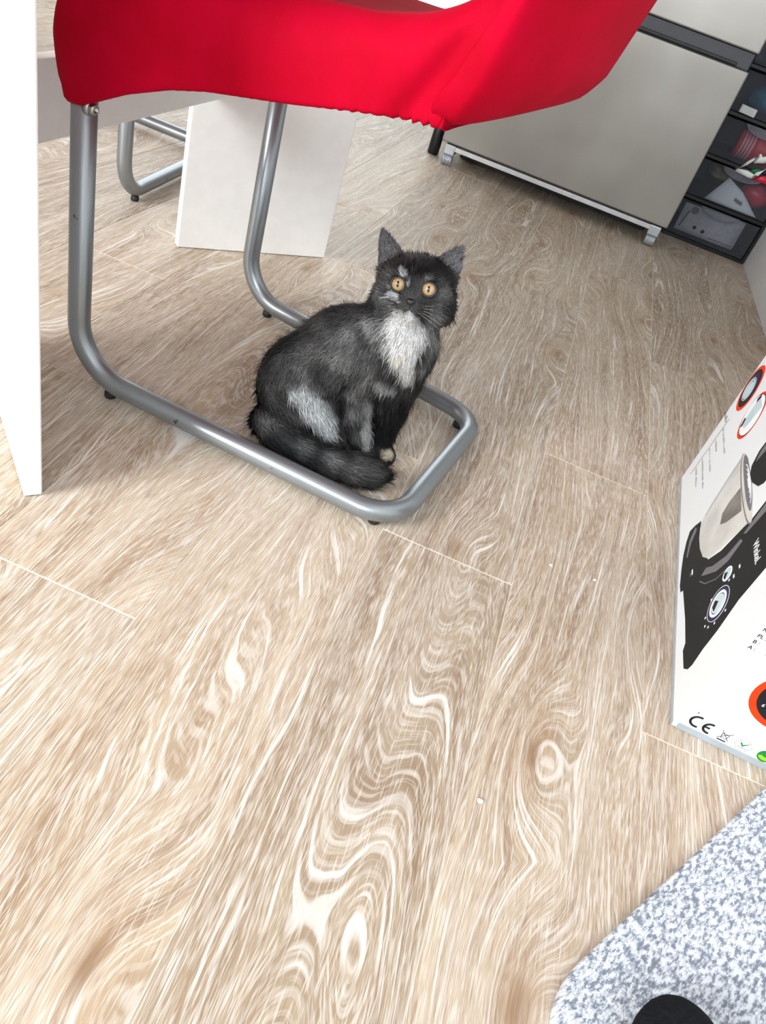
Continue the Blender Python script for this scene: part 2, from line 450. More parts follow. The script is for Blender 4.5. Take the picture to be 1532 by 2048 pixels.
def make_chair():
    c = empty('cantilever_chair')
    hwf, hwr, LR, zr, rt = 0.195, 0.162, 0.468, 0.0215, 0.0138
    path = [(0, -hwf, 0.425), (0, -hwf, zr), (LR, -hwr, zr), (LR, hwr, zr), (0, hwf, zr), (0, hwf, 0.425)]
    V, F = sweep(fillet(path, [0.072, 0.058, 0.058, 0.072], 12), rt, 18)
    part('tube_frame', V, F, MAT['tube'], c, True)
    for (u, w) in ((0.052, -0.1913), (0.052, 0.1913), (0.441, -0.1535), (0.441, 0.1535)):
        V, F = lathe([(0.0070, 0.0004), (0.0080, 0.002), (0.0080, 0.006), (0.007, 0.0110)], 14, 'z', (u, w, 0))
        part('glide_foot', V, F, MAT['rubber'], c, True)
    for s in (-1, 1):
        V, F = lathe([(0.0062, 0.0), (0.0062, 0.006), (0.0048, 0.0078), (0.0030, 0.0078), (0.0028, 0.0055)], 16, 'x', (0, 0, 0))
        b = part('bolt', V, F, MAT['bolt'], c, True, (0.0112, s * 0.199, 0.346))
        V, F = lathe([(0.0086, -0.003), (0.0086, 0.0015), (0.0075, 0.0025)], 16, 'x')
        part('washer', V, F, MAT['bolt'], b, True)
    # --- seat sock: rounded cross-sections lofted from the front edge to the backrest
    ZT = ([-0.031, -0.026, -0.014, 0.012, 0.06, 0.14, 0.22, 0.29, 0.335, 0.365, 0.385, 0.402], [0.415, 0.445, 0.475, 0.492, 0.502, 0.507, 0.511, 0.520, 0.533, 0.549, 0.566, 0.588])
    ZB = ([-0.031, -0.026, -0.018, -0.013, 0.006, 0.021, 0.064, 0.111, 0.151, 0.237, 0.307, 0.345, 0.369, 0.402], [0.388, 0.366, 0.357, 0.344, 0.347, 0.354, 0.377, 0.397, 0.409, 0.428, 0.445, 0.452, 0.457, 0.460])
    us = [-0.031, -0.0295, -0.027, -0.023, -0.018, -0.014, -0.009] + list(np.linspace(0.0, 0.396, 100))
    V = []; nr = None
    for j, u in enumerate(us):
        zt = np.mean([ipol(u + d, *ZT) for d in (-0.01, -0.005, 0, 0.005, 0.01)]); zb = ipol(u, *ZB)
        if u < 0.0: zt = ipol(u, *ZT)
        hw = 0.2125 - 0.022 * sstep(0.0, 0.40, u) - (0.012 * (1 - math.sqrt(max(0.0, 1 - ((0.0 - u) / 0.031) ** 2))) if u < 0 else 0.0)
        rt = min(0.034, 0.45 * (zt - zb)); rb = min(0.004, 0.2 * (zt - zb))
        zi = max(zb, min(0.428, zt - 0.012 - 0.02 * sstep(-0.03, 0.02, u)))          # hollow underside between the skirts
        half = [(0.0, zi), (0.4 * hw, zi), (0.8 * hw, zi), (hw - rb - 0.006, zi), (hw - rb - 0.003, zb)]
        half += [(hw - rb + rb * math.sin(a), zb + rb - rb * math.cos(a)) for a in (0.0, 0.5, 1.05, PI / 2)]
        half += [(hw, zb + rb + (zt - rt - zb - rb) * t / 12) for t in range(1, 13)]
        half += [(hw - rt + rt * math.cos(a), zt - rt + rt * math.sin(a)) for a in np.linspace(0, PI / 2, 8)[1:]]
        half += [(f * (hw - rt), zt - 0.007 * (1 - f * f) * sstep(0.02, 0.15, u) * (1 - sstep(0.26, 0.34, u))) for f in (0.85, 0.65, 0.45, 0.25, 0.0)]
        def bend(w, z):
            t = (z - zb) / (zt - zb)
            side = sstep(0.80 * hw, hw, w)
            g = (math.sin(u * 560) * 0.0012 + math.sin(u * 930 + 1) * 0.0007) * (0.10 + sstep(0.26, 0.34, u)) * side
            low = min(1.0, max(0.0, 1 - t * 5))
            w2 = w + side * (0.0035 * math.sin(PI * min(max(t, 0), 1)) + 0.0018 * math.sin(u * 24 + z * 34)) - 0.8 * g * low
            if z > 0.44:
                du = ipol(z, [0.44, 0.458, 0.50, 0.56, 0.65], [0.342, 0.350, 0.374, 0.400, 0.428]) - u
                w2 -= side * 0.009 * math.exp(-((du - 0.002) / 0.014) ** 2)
            return w2, z + g * low
        u_of = lambda z: u
        if j >= len(us) - 2:
            u_of = lambda z: (0.386 if j == len(us) - 1 else 0.382) + 0.030 * (z - 0.46) / 0.12
        ringp = [(-w, z) for w, z in (bend(*p) for p in half)] + [(w, z) for w, z in (bend(*p) for p in reversed(half[1:-1]))]
        nr = len(ringp)
        V += [(u_of(z), w, z) for w, z in ringp]
    F = []
    for j in range(len(us) - 1):
        for i in range(nr):
            i2 = (i + 1) % nr
            F.append((j * nr + i, (j + 1) * nr + i, (j + 1) * nr + i2, j * nr + i2))
    F.append(tuple(range(nr))); F.append(tuple((len(us) - 1) * nr + i for i in range(nr - 1, -1, -1)))
    bm = bmesh.new(); bvs = [bm.verts.new(v) for v in V]
    for f in F: bm.faces.new([bvs[i] for i in f])
    from_bm('seat_cover', bm, MAT['red'], c, True)
    # --- back sock: horizontal sections from the lower rim to the top
    V, F = [], []
    m_ = 64
    zs = [0.4585, 0.4590, 0.4610, 0.466, 0.474, 0.486] + list(np.linspace(0.50, 0.90, 16)) + [0.925, 0.940, 0.948, 0.951]
    for z in zs:
        uf = ipol(z, [0.458, 0.50, 0.56, 0.65, 0.95], [0.350, 0.374, 0.400, 0.428, 0.49])
        ur = ipol(z, [0.458, 0.50, 0.56, 0.65, 0.95], [0.402, 0.420, 0.430, 0.450, 0.515])
        bulge = 0.044
        hw = ipol(z, [0.458, 0.50, 0.70, 0.88, 0.95], [0.196, 0.203, 0.206, 0.196, 0.165])
        sh = 1.0
        if z < 0.486: sh = ipol(z, [0.4585, 0.459, 0.461, 0.466, 0.474, 0.486], [0.10, 0.45, 0.68, 0.85, 0.95, 1.0])
        if z > 0.90: sh = ipol(z, [0.90, 0.925, 0.94, 0.948, 0.951], [1, 0.93, 0.78, 0.5, 0.1])
        cu = (uf + ur) / 2; th = (ur - uf) / 2
        for k in range(m_):
            a = 2 * PI * k / m_
            ca, sa = math.cos(a), math.sin(a)
            e = 0.42
            x = math.copysign(abs(ca) ** e, ca); y = math.copysign(abs(sa) ** e, sa)
            # bottom rim curls up towards the side corners
            w = y * hw * (1 - (1 - sh) * 0.22)
            lift = 0.030 * (abs(w) / hw) ** 4 * (1 - sstep(0.46, 0.52, z)) * (0.0 if y < 0 else 1.0)
            u = cu + x * th * sh + bulge * (1 - (w / hw) ** 2)
            V.append((u, w, z + lift + 0.026 * (1 - (w / hw) ** 2) * (1 - sstep(0.46, 0.58, z))))
    for j in range(len(zs) - 1):
        for k in range(m_):
            k2 = (k + 1) % m_
            F.append((j * m_ + k, j * m_ + k2, (j + 1) * m_ + k2, (j + 1) * m_ + k))
    F.append(tuple(range(m_ - 1, -1, -1))); F.append(tuple((len(zs) - 1) * m_ + k for k in range(m_)))
    part('back_cover', V, F, MAT['red'], c, True)
    return c

ch1 = make_chair()
ch1.location = (-0.480, 0.951, 0); ch1.rotation_euler = (0, 0, math.atan2(-0.1505, 0.9886))
tag(ch1, 'silver tube cantilever chair with red stretch cover, framing the kitten', 'chair', 'cantilever chairs at the table')
ch2 = copy_tree(ch1)
ch2.location = (-0.992, 1.315, 0); ch2.rotation_euler = (0, 0, PI / 2)
tag(ch2, 'silver tube chair on the far side of the white table behind its beam', 'chair')

# ------------------------------------------------------------------ fridge
fr = empty('fridge', (-0.066, 2.52, 0))
tag(fr, 'stainless steel fridge freezer on small castors against the back wall', 'fridge')
hx = 0.376
box('body', (-hx + 0.006, 0.045, 0.062), (hx - 0.006, 0.66, 1.78), MAT['sidegrey'], fr, 0.004)
box('lower_door', (-hx, 0.0, 0.069), (hx, 0.042, 0.505), MAT['steel'], fr, 0.004, 3)
hp = box('handle_recess', (-hx + 0.004, 0.016, 0.505), (hx - 0.004, 0.044, 0.549), MAT['darkgrey'], fr, 0.003)
box('grip_bar', (-hx + 0.03, 0.006, 0.509), (hx - 0.04, 0.016, 0.517), MAT['black'], hp, 0.002)
box('upper_door', (-hx, 0.0, 0.549), (hx, 0.042, 1.78), MAT['steel'], fr, 0.004, 3)
box('base_rail', (-hx + 0.02, 0.010, 0.048), (hx - 0.02, 0.040, 0.062), MAT['alu'], fr, 0.0015)
box('void_shade_block', (-hx + 0.045, 0.17, 0.004), (hx - 0.045, 0.58, 0.060), MAT['black'], fr)  # black block standing in for the shade of the void under the fridge
for s in (-1, 1):
    cs = box('castor_bracket', (s * 0.345 - 0.018, 0.008, 0.034), (s * 0.345 + 0.018, 0.045, 0.064), MAT['chrome'], fr, 0.003)
    prof = []
    for k in range(9):
        h = -0.015 + 0.030 * k / 8
        prof.append((0.0185 if k % 2 == 0 else 0.0155, h))
    V, F = lathe(prof, 20, 'x')
    part('castor_wheel', V, F, MAT['chrome'], cs, False, (s * 0.345, 0.024, 0.0188))
for s in (-1, 1):
    V, F = lathe([(0.020, 0.0), (0.022, 0.006), (0.022, 0.05), (0.018, 0.064)], 18, 'z')
    part('rear_foot', V, F, MAT['black'], fr, True, (s * 0.352, 0.60, 0.0))
V, F = lathe([(0.017, 0.0), (0.019, 0.004), (0.019, 0.11), (0.015, 0.115)], 18, 'z')
bt = part('black_canister', V, F, MAT['black'], None, True, (-0.476, 2.62, 0.0))
tag(bt, 'small black cylinder standing on the floor at the left side of the fridge', 'canister')

# ------------------------------------------------------------------ drawer tower
tw = empty('drawer_tower', (0.4730, 2.77, 0))
tag(tw, 'black drawer tower with smoky clear drawers between fridge and wall', 'drawer unit')
WX, PD, DH, ND = 0.146, 0.36, 0.1275, 6
bm = bmesh.new()
for s in (-1, 1):
    bm_box(bm, (min(s * WX, s * (WX - 0.008)), 0.0, 0.0), (max(s * WX, s * (WX - 0.008)), PD, ND * DH + 0.012), 0.002, 1)
bm_box(bm, (-WX, PD - 0.006, 0.0), (WX, PD, ND * DH + 0.012))
from_bm('side_frame', bm, MAT['black'], tw)
for k in range(ND + 1):
    box('shelf_bar', (-WX + 0.006, 0.001, k * DH), (WX - 0.006, PD - 0.004, k * DH + 0.011), MAT['black'], tw, 0.0015, 1)
def arc_lip(w, h, y0, depth):
    V, F = [], []; n = 20
    for i in range(n + 1):
        a = PI * i / n
        for (yy, sc) in ((y0, 1.0), (y0 - depth, 0.96), (y0 - depth, 0.86), (y0, 0.86)):
            V.append((-w * math.cos(a) * sc, yy, -h * math.sin(a) * sc))
    for i in range(n):
        for k in range(4):
            k2 = (k + 1) % 4
            F.append((i * 4 + k, i * 4 + k2, (i + 1) * 4 + k2, (i + 1) * 4 + k))
    # thin web filling the lip
    b = len(V)
    for i in range(n + 1):
        a = PI * i / n
        V.append((-w * 0.9 * math.cos(a), y0 - depth * 0.5, -h * 0.9 * math.sin(a)))
    F.append(tuple(b + i for i in range(n + 1)))
    return V, F
for k in range(ND):
    z0, z1 = k * DH + 0.013, (k + 1) * DH - 0.002
    bm = bmesh.new()
    bm_box(bm, (-WX + 0.010, 0.004, z0), (WX - 0.010, 0.0065, z1 - 0.004))
    bm_box(bm, (-WX + 0.010, 0.0065, z0), (-WX + 0.0125, PD - 0.02, z1 - 0.02))
    bm_box(bm, (WX - 0.0125, 0.0065, z0), (WX - 0.010, PD - 0.02, z1 - 0.02))
    bm_box(bm, (-WX + 0.010, 0.0065, z0), (WX - 0.010, PD - 0.02, z0 + 0.002))
    d = from_bm('drawer', bm, MAT['clear'], tw)
    V, F = arc_lip(0.066, 0.026, 0.0035, 0.010)
    part('handle_lip', V, F, MAT['lip'], d, False, (0.0, 0.0, z1 - 0.003))
def wpt(x, y, z): return (0.4865 + x, 2.77 + y, z)
def sheet(name, pts, mat, th=0.0012, seg=6, curl=0.0):
    """paper quad given by four corners (world), slightly curled and with thickness"""
    a, b, c, d = [Vector(p) for p in pts]
    nrm = (b - a).cross(d - a).normalized()
    V, F = [], []
    for side in (0, 1):
        for i in range(seg + 1):
            for j in range(seg + 1):
                s, t = i / seg, j / seg
                p = a.lerp(b, s).lerp(d.lerp(c, s), t) + nrm * (curl * (math.sin(PI * s) * 0.7 + 0.3 * math.sin(3 * PI * t + s * 2)) + side * th)
                V.append(p)
    N = (seg + 1) ** 2
    for i in range(seg):
        for j in range(seg):
            q = [i * (seg + 1) + j, (i + 1) * (seg + 1) + j, (i + 1) * (seg + 1) + j + 1, i * (seg + 1) + j + 1]
            F.append(tuple(reversed(q))); F.append(tuple(N + x for x in q))
    rim = [i * (seg + 1) for i in range(seg + 1)] + [seg * (seg + 1) + j for j in range(1, seg + 1)] + \
          [i * (seg + 1) + seg for i in range(seg - 1, -1, -1)] + [j for j in range(seg - 1, 0, -1)]
    for i in range(len(rim)):
        a_, b_ = rim[i], rim[(i + 1) % len(rim)]
        F.append((a_, b_, N + b_, N + a_))
    return part(name, V, F, mat, None, True)
# bottom drawer: a grey printed sheet standing behind the front
s1 = sheet('printed_sheet', [wpt(-0.128, 0.010, 0.026), wpt(0.078, 0.010, 0.027), wpt(0.078, 0.016, 0.117), wpt(-0.128, 0.016, 0.112)], MAT['greypaper'])
tag(s1, 'grey printed sheet standing in the lowest drawer of the tower', 'paper')
for i in range(18):
    box('print_mark', wpt(-0.012 + i * 0.0046, 0.0085, 0.0345), wpt(-0.0095 + i * 0.0046, 0.0095, 0.0375), MAT['ink'], s1)
for i in range(9):
    box('print_mark', wpt(-0.118 + 0.001 * i, 0.0095, 0.040 + i * 0.006), wpt(-0.112 + 0.001 * i, 0.0105, 0.0435 + i * 0.006), MAT['ink'], s1)
for (cx, cz, r) in ((-0.066, 0.050, 0.006), (-0.036, 0.047, 0.0065)):
    V, F = lathe([(r, 0.0), (r, 0.0008)], 14, 'y'); part('print_mark', V, F, MAT['ink'], s1, False, wpt(cx, 0.0090, cz))
V, F = lathe([(0.012, 0.0), (0.012, 0.0008)], 18, 'y'); part('seal_print', V, F, MAT['inkgrey'], s1, False, wpt(-0.090, 0.0115, 0.098))
# second drawer: white folded paper, red bag, brown packet, torn white wrapper poking out
s2 = sheet('folded_paper', [wpt(-0.084, 0.011, 0.143), wpt(0.094, 0.011, 0.143), wpt(0.020, 0.020, 0.196), wpt(-0.042, 0.020, 0.222)], MAT['paper'], curl=0.002)
tag(s2, 'white folded paper in the second drawer from the floor', 'paper')
for i in range(7):
    box('print_mark', wpt(0.004 + 0.0042 * i, 0.0078, 0.166 - 0.0010 * i), wpt(0.0065 + 0.0042 * i, 0.0092, 0.176 - 0.0010 * i), MAT['inkgrey'], s2)
def blob(name, c, r, mat, seed, amp=0.25, n=2):
    bm = bmesh.new(); bmesh.ops.create_icosphere(bm, subdivisions=3, radius=1.0)
    rr = random.Random(seed); ks = [(Vector((rr.uniform(-1, 1), rr.uniform(-1, 1), rr.uniform(-1, 1))) * 4, rr.uniform(0, 6)) for _ in range(6)]
    for v in bm.verts:
        f = 1 + amp * sum(math.sin(k.dot(v.co) + p) for k, p in ks) / 3
        v.co = Vector((v.co.x * r[0] * f, v.co.y * r[1] * f, v.co.z * r[2] * f))
    return from_bm(name, bm, mat, None, True, c)
o = blob('red_bag', wpt(0.060, 0.078, 0.190), (0.052, 0.045, 0.042), MAT['redbag'], 3)
tag(o, 'crumpled red plastic bag in the second drawer beside the white paper', 'bag')
o = blob('brown_packet', wpt(-0.058, 0.090, 0.216), (0.052, 0.050, 0.020), MAT['brown'], 5)
tag(o, 'brown packet at the back of the second drawer', 'packet')
def ribbon_wrap(name, pts, w, mat, th=0.0014):
    V, F = [], []
    for i, (p, d) in enumerate(pts):
        p = Vector(p); d = Vector(d) * w
        V += [p - d, p + d, p + d + Vector((0, th, 0)), p - d + Vector((0, th, 0))]
    for i in range(len(pts) - 1):
        for k in range(4):
            k2 = (k + 1) % 4
            F.append((i * 4 + k, i * 4 + k2, i * 4 + 4 + k2, i * 4 + 4 + k))
    F.append((3, 2, 1, 0)); e = 4 * (len(pts) - 1); F.append((e, e + 1, e + 2, e + 3))
    return part(name, V, F, mat, None, True)
o = ribbon_wrap('torn_wrapper', [(wpt(-0.042, -0.003, 0.256), (0.3, 0, 0.2)), (wpt(-0.026, -0.010, 0.268), (0.6, 0, 0.5)), (wpt(-0.013, -0.016, 0.292), (0.7, 0, 0.5)), (wpt(-0.004, -0.018, 0.312), (0.3, 0, 0.4)),
    (wpt(0.004, -0.014, 0.298), (0.5, 0, 0.8)), (wpt(0.016, -0.018, 0.306), (0.5, 0, 0.9)), (wpt(0.034, -0.014, 0.308), (0.6, 0, 0.8))], 0.015, MAT['paper'])
tag(o, 'torn white wrapper poking out over the second drawer', 'wrapper')
o = ribbon_wrap('paper_strip', [(wpt(-0.040, -0.004, 0.252), (0.2, 0, 0.5)), (wpt(-0.012, -0.010, 0.254), (0.3, 0, 0.9)), (wpt(0.006, -0.016, 0.252), (0.6, 0, 0.8)), (wpt(0.020, -0.018, 0.252), (0.8, 0, 0.7)), (wpt(0.024, -0.016, 0.268), (0.9, 0, 0.3)), (wpt(0.038, -0.010, 0.284), (0.4, 0, 0.7))], 0.009, MAT['paper'])
tag(o, 'narrow curled white paper strip hanging below the torn wrapper', 'paper')
o = ribbon_wrap('green_wrapper', [(wpt(0.000, -0.002, 0.262), (0.5, 0, 0.6)), (wpt(0.014, -0.006, 0.268), (0.5, 0, 0.8)), (wpt(0.030, -0.004, 0.270), (0.4, 0, 0.6))], 0.010, MAT['leafgreen'])
tag(o, 'dark green scrap tucked under the torn white wrapper', 'wrapper')
o = ribbon_wrap('red_wrapper', [(wpt(0.022, -0.003, 0.247), (0.2, 0, 0.4)), (wpt(0.042, -0.009, 0.254), (0.3, 0, 0.9)), (wpt(0.066, -0.006, 0.252), (0.4, 0, 0.9)), (wpt(0.085, -0.004, 0.250), (0.4, 0, 0.7))], 0.011, MAT['redbag'])
tag(o, 'shiny red scrap hanging out of the second drawer', 'wrapper')
# third drawer: ribbed red jar lying down
prof = [(0.040, -0.062), (0.042, -0.055)]
for i in range(4): prof += [(0.044, -0.050 + i * 0.010), (0.044, -0.045 + i * 0.010), (0.041, -0.0445 + i * 0.010), (0.041, -0.0405 + i * 0.010)]
prof += [(0.046, -0.005), (0.046, 0.068), (0.042, 0.074)]
V, F = lathe(prof, 28, 'x')
jr = part('lying_jar', V, F, MAT['redjar'], None, False, wpt(-0.010, 0.062, 0.319))
tag(jr, 'red ribbed plastic jar lying in the third drawer', 'jar')
for i in range(4):
    V, F = lathe([(0.0446, -0.050 + i * 0.010), (0.0446, -0.045 + i * 0.010)], 28, 'x')
    part('rib', V, F, MAT['pinkstripe'], jr)
# fourth drawer and above: blue packs, white label
o = blob('blue_pack', wpt(-0.01, 0.085, 0.446), (0.090, 0.045, 0.036), MAT['blue'], 8, 0.15)
tag(o, 'blue plastic pack filling the fourth drawer from the floor', 'packet')
o = sheet('white_label', [wpt(-0.120, 0.0005, 0.397), wpt(-0.070, 0.0005, 0.395), wpt(-0.070, 0.0005, 0.417), wpt(-0.120, 0.0005, 0.419)], MAT['paper'], 0.0008)
tag(o, 'small white label on the front of the fourth drawer', 'label')
o = blob('blue_pack', wpt(0.0, 0.085, 0.572), (0.088, 0.045, 0.036), MAT['blue'], 9, 0.15)
tag(o, 'blue plastic pack in the fifth drawer from the floor', 'packet')

# ------------------------------------------------------------------ mixer carton
BX = empty('mixer_carton', (0.3357, 0.6126, 0), -math.radians(2.547))
tag(BX, 'white glossy kitchen mixer carton with printed mixer and orange rings', 'box')
BW, BL, BH = 0.262, 0.551, 0.345
box('carton_body', (0, 0, 0.0005), (BW, BL, BH), MAT['carton'], BX, 0.0012, 1)
LT = 0.00025
def dec_left(name, poly, mat, layer=1, parent=None):
    n = len(poly); x1 = -LT * layer; x0 = 0.0
    V = [(x1, a, h) for a, h in poly] + [(x0, a, h) for a, h in poly]
    F = [tuple(range(n)), tuple(range(2 * n - 1, n - 1, -1))] + [(i, n + i, n + (i + 1) % n, (i + 1) % n) for i in range(n)]
    return part(name, V, F, MAT[mat], parent or BX)
def dec_front(name, poly, mat, layer=1, parent=None):
    n = len(poly); y1 = -LT * layer
    V = [(x, y1, h) for x, h in poly] + [(x, 0.0, h) for x, h in poly]
    F = [tuple(range(n)), tuple(range(2 * n - 1, n - 1, -1))] + [(i, n + i, n + (i + 1) % n, (i + 1) % n) for i in range(n)]
    return part(name, V, F, MAT[mat], parent or BX)
def ell(c, ra, rh=None, n=40, a0=0.0, a1=2 * PI):
    rh = rh or ra
    full = abs(a1 - a0) > 6.28
    k = n if full else n + 1
    return [(c[0] + ra * math.cos(a0 + (a1 - a0) * i / n), c[1] + rh * math.sin(a0 + (a1 - a0) * i / n)) for i in range(k)]
def stroke(pts, w):
    """outline of a thick polyline in 2-D"""
    P = [Vector((p[0], p[1])) for p in pts]; L, R = [], []
    for i in range(len(P)):
        t = (P[min(i + 1, len(P) - 1)] - P[max(i - 1, 0)]).normalized(); nn = Vector((-t.y, t.x)) * w / 2
        L.append(P[i] + nn); R.append(P[i] - nn)
    return [(p.x, p.y) for p in L] + [(p.x, p.y) for p in reversed(R)]
def ring(c, r0, r1, n=40):
    return ell(c, r1, n=n) + [ell(c, r1, n=n)[0]] + [ell(c, r0, n=n)[0]] + list(reversed(ell(c, r0, n=n)))
def text_mesh(name, s, size, mat, parent, to3d, bold=0.0, shear=0.0):
    cu = bpy.data.curves.new(name, 'FONT'); cu.body = s; cu.size = size; cu.offset = bold; cu.shear = shear; cu.resolution_u = 3
    ob = bpy.data.objects.new(name, cu); col.objects.link(ob)
    dg = bpy.context.evaluated_depsgraph_get()
    me = bpy.data.meshes.new_from_object(ob.evaluated_get(dg))
    bpy.data.objects.remove(ob); bpy.data.curves.remove(cu)
    for v in me.vertices: v.co = to3d(v.co.x, v.co.y)
    me.materials.clear()
    return mobj(name, me, MAT[mat], parent)
# grey strip round the foot of the carton
dec_left('grey_strip', [(0.0, 0.0006), (BL, 0.0006), (BL, 0.0065), (0.0, 0.0065)], 'cartongrey')
dec_front('grey_strip', [(0.0055, 0.0006), (BW, 0.0006), (BW, 0.0098), (0.0055, 0.0098)], 'cartongrey')
# printed mixer
body = dec_left('mixer_print', [(0.333, 0.066), (0.342, 0.050), (0.3455, 0.036), (0.330, 0.027), (0.305, 0.019), (0.277, 0.015), (0.242, 0.012), (0.226, 0.014), (0.222, 0.021), (0.208, 0.0225),
    (0.156, 0.028), (0.109, 0.030), (0.100, 0.0245), (0.067, 0.027), (0.058, 0.036), (0.057, 0.046), (0.063, 0.069), (0.066, 0.097), (0.076, 0.140), (0.077, 0.19), (0.080, 0.255),
    (0.100, 0.315), (0.34, 0.32), (0.365, 0.29), (0.36, 0.258), (0.20, 0.250), (0.191, 0.203), (0.190, 0.177), (0.196, 0.150), (0.204, 0.111), (0.220, 0.082), (0.267, 0.064), (0.30, 0.062)], 'ink', 1)
dec_left('sheen_print', [(0.336, 0.052), (0.322, 0.036), (0.290, 0.028), (0.286, 0.031), (0.31, 0.040), (0.325, 0.055)], 'inkgrey', 2, body)
dec_left('sheen_print', [(0.203, 0.066), (0.192, 0.078), (0.174, 0.100), (0.166, 0.125), (0.170, 0.155), (0.178, 0.152), (0.180, 0.122), (0.194, 0.092), (0.207, 0.078)], 'inkgrey', 2, body)
dec_left('sheen_print', [(0.182, 0.158), (0.176, 0.162), (0.172, 0.20), (0.176, 0.24), (0.188, 0.24), (0.186, 0.20)], 'inkgrey', 2, body)
dec_left('sheen_print', stroke([(0.196, 0.062), (0.178, 0.074), (0.160, 0.098), (0.154, 0.122)], 0.0014), 'inkgrey', 2, body)
bowl = dec_left('bowl_print', [(0.356, 0.170), (0.350, 0.130), (0.342, 0.095), (0.332, 0.072), (0.318, 0.064), (0.295, 0.0615), (0.268, 0.063), (0.240, 0.070), (0.221, 0.083), (0.208, 0.111), (0.198, 0.145), (0.192, 0.166)], 'inklight', 2)
dec_left('bowl_shade', [(0.285, 0.160), (0.286, 0.135), (0.280, 0.118), (0.262, 0.112), (0.250, 0.125), (0.232, 0.158)], 'inkmid', 3, bowl)
dec_left('bowl_shade', stroke([(0.349, 0.166), (0.345, 0.135), (0.337, 0.100), (0.330, 0.078)], 0.004), 'cartongrey', 3, bowl)
dec_left('bowl_rim', ell((0.271, 0.1725), 0.086, 0.0105), 'inklight', 3, bowl)
dec_left('bowl_rim_line', stroke(ell((0.271, 0.1725), 0.086, 0.0105, 40, PI, 2 * PI), 0.0020), 'inkmid', 4, bowl)
dec_left('bowl_opening', ell((0.278, 0.1755), 0.070, 0.0070), 'inkgrey', 4, bowl)
for i in range(4):
    dec_left('whisk_wire', stroke(ell((0.272, 0.176), 0.012 + 0.012 * i, 0.0012 + 0.0014 * i, 24, 0, PI), 0.0012), 'inkwhite', 5, bowl)
dec_left('beater_print', [(0.310, 0.258), (0.311, 0.205), (0.300, 0.187), (0.285, 0.182), (0.262, 0.184), (0.240, 0.193), (0.232, 0.203), (0.230, 0.258)], 'ink', 5)
dec_left('beater_sheen', [(0.305, 0.25), (0.305, 0.208), (0.296, 0.196), (0.292, 0.215), (0.292, 0.25)], 'inkgrey', 6)
# dials
def dial(c, r, parent):
    if r > 0.015: dec_left('dial_ring', ring(c, r * 0.97, r * 1.0), 'inkwhite', 2, parent)
    dec_left('dial_ring', ell(c, r * 0.95), 'inknavy', 2, parent)
    dec_left('dial_ring', ring(c, r * 0.60, r * 0.76), 'inkwhite', 3, parent)
    dec_left('dial_ring', ring(c, r * 0.50, r * 0.545), 'inkwhite', 3, parent)
    dec_left('dial_face', ell(c, r * 0.49), 'inksky', 4, parent)
    dec_left('dial_pointer', [(c[0] + r * 0.10, c[1] + r * 0.08), (c[0] - r * 0.28, c[1] - r * 0.36), (c[0] + r * 0.12, c[1] - r * 0.46), (c[0] + r * 0.42, c[1] - r * 0.2)], 'ink', 5, parent)
dial((0.1095, 0.1015), 0.0235, body)
dec_left('dial_ring', ring((0.143, 0.1225), 0.0082, 0.0102), 'inkwhite', 3, body)
dec_left('dial_face', ell((0.143, 0.1225), 0.0080), 'inksky', 3, body)
dec_left('dial_pointer', [(0.1445, 0.124), (0.137, 0.1175), (0.143, 0.1148), (0.149, 0.118)], 'ink', 4, body)
for i, (a, h) in enumerate(((0.0835, 0.115), (0.0835, 0.093), (0.089, 0.080), (0.097, 0.0735), (0.111, 0.0745), (0.131, 0.088), (0.128, 0.125))):
    dec_left('dial_mark', [(a + 0.0016, h - 0.0012), (a - 0.0016, h - 0.0012), (a - 0.0012, h + 0.0014), (a + 0.0012, h + 0.0014)], 'inkwhite', 2, body)
for a, h in ((0.128, 0.134), (0.133, 0.146)):
    for j in range(3):
        dec_left('dial_mark', [(a - j * 0.0022, h - 0.0014), (a - j * 0.0022 - 0.0014, h - 0.0014), (a - j * 0.0022 - 0.0014, h + 0.0016), (a - j * 0.0022, h + 0.0016)], 'inkwhite', 2, body)
dec_left('dial_mark', [(0.242, 0.0425), (0.231, 0.0425), (0.231, 0.0455), (0.242, 0.0455)], 'inkwhite', 2, body)
dec_left('dial_mark', [(0.241, 0.0385), (0.232, 0.0385), (0.232, 0.0400), (0.241, 0.0400)], 'inkgrey', 2, body)
text_mesh('lettering', 'Winkel.', 0.0150, 'inkwhite', body, lambda x, y: (-LT * 2, 0.1405 - x * 0.86, 0.1735 + y), 0.00035, 0.1)
# orange rings, back part of the side face
r1 = dec_left('orange_ring', ell((0.515, 0.2025), 0.0335, 0.0375), 'inkorange', 1)
dec_left('ring_inside', ell((0.515, 0.2025), 0.0290, 0.0310), 'ink', 2, r1)
dec_left('ring_inside', ell((0.516, 0.2035), 0.0235, 0.0240), 'inknavy', 3, r1)
dec_left('ring_line', ring((0.517, 0.200), 0.0180, 0.0190), 'inkwhite', 4, r1)
dec_left('ring_line', ring((0.517, 0.200), 0.0135, 0.0165), 'inksky', 4, r1)
dec_left('ring_face', ell((0.517, 0.199), 0.0115, 0.0135), 'inksky', 5, r1)
r2 = dec_left('orange_ring', ell((0.4285, 0.1985), 0.0345, 0.0370), 'inkorange', 1)
dec_left('ring_line', ell((0.4285, 0.1990), 0.0335, 0.0325), 'ink', 2, r2)
dec_left('ring_inside', ell((0.4285, 0.1990), 0.0322, 0.0312), 'inkwhite', 3, r2)
dec_left('bowl_icon', [(0.446, 0.222), (0.412, 0.222), (0.416, 0.190), (0.424, 0.178), (0.436, 0.178), (0.443, 0.190)], 'inksky', 4, r2)
dec_left('handle_icon', [(0.450, 0.216), (0.446, 0.226), (0.440, 0.222), (0.444, 0.212)], 'ink', 5, r2)
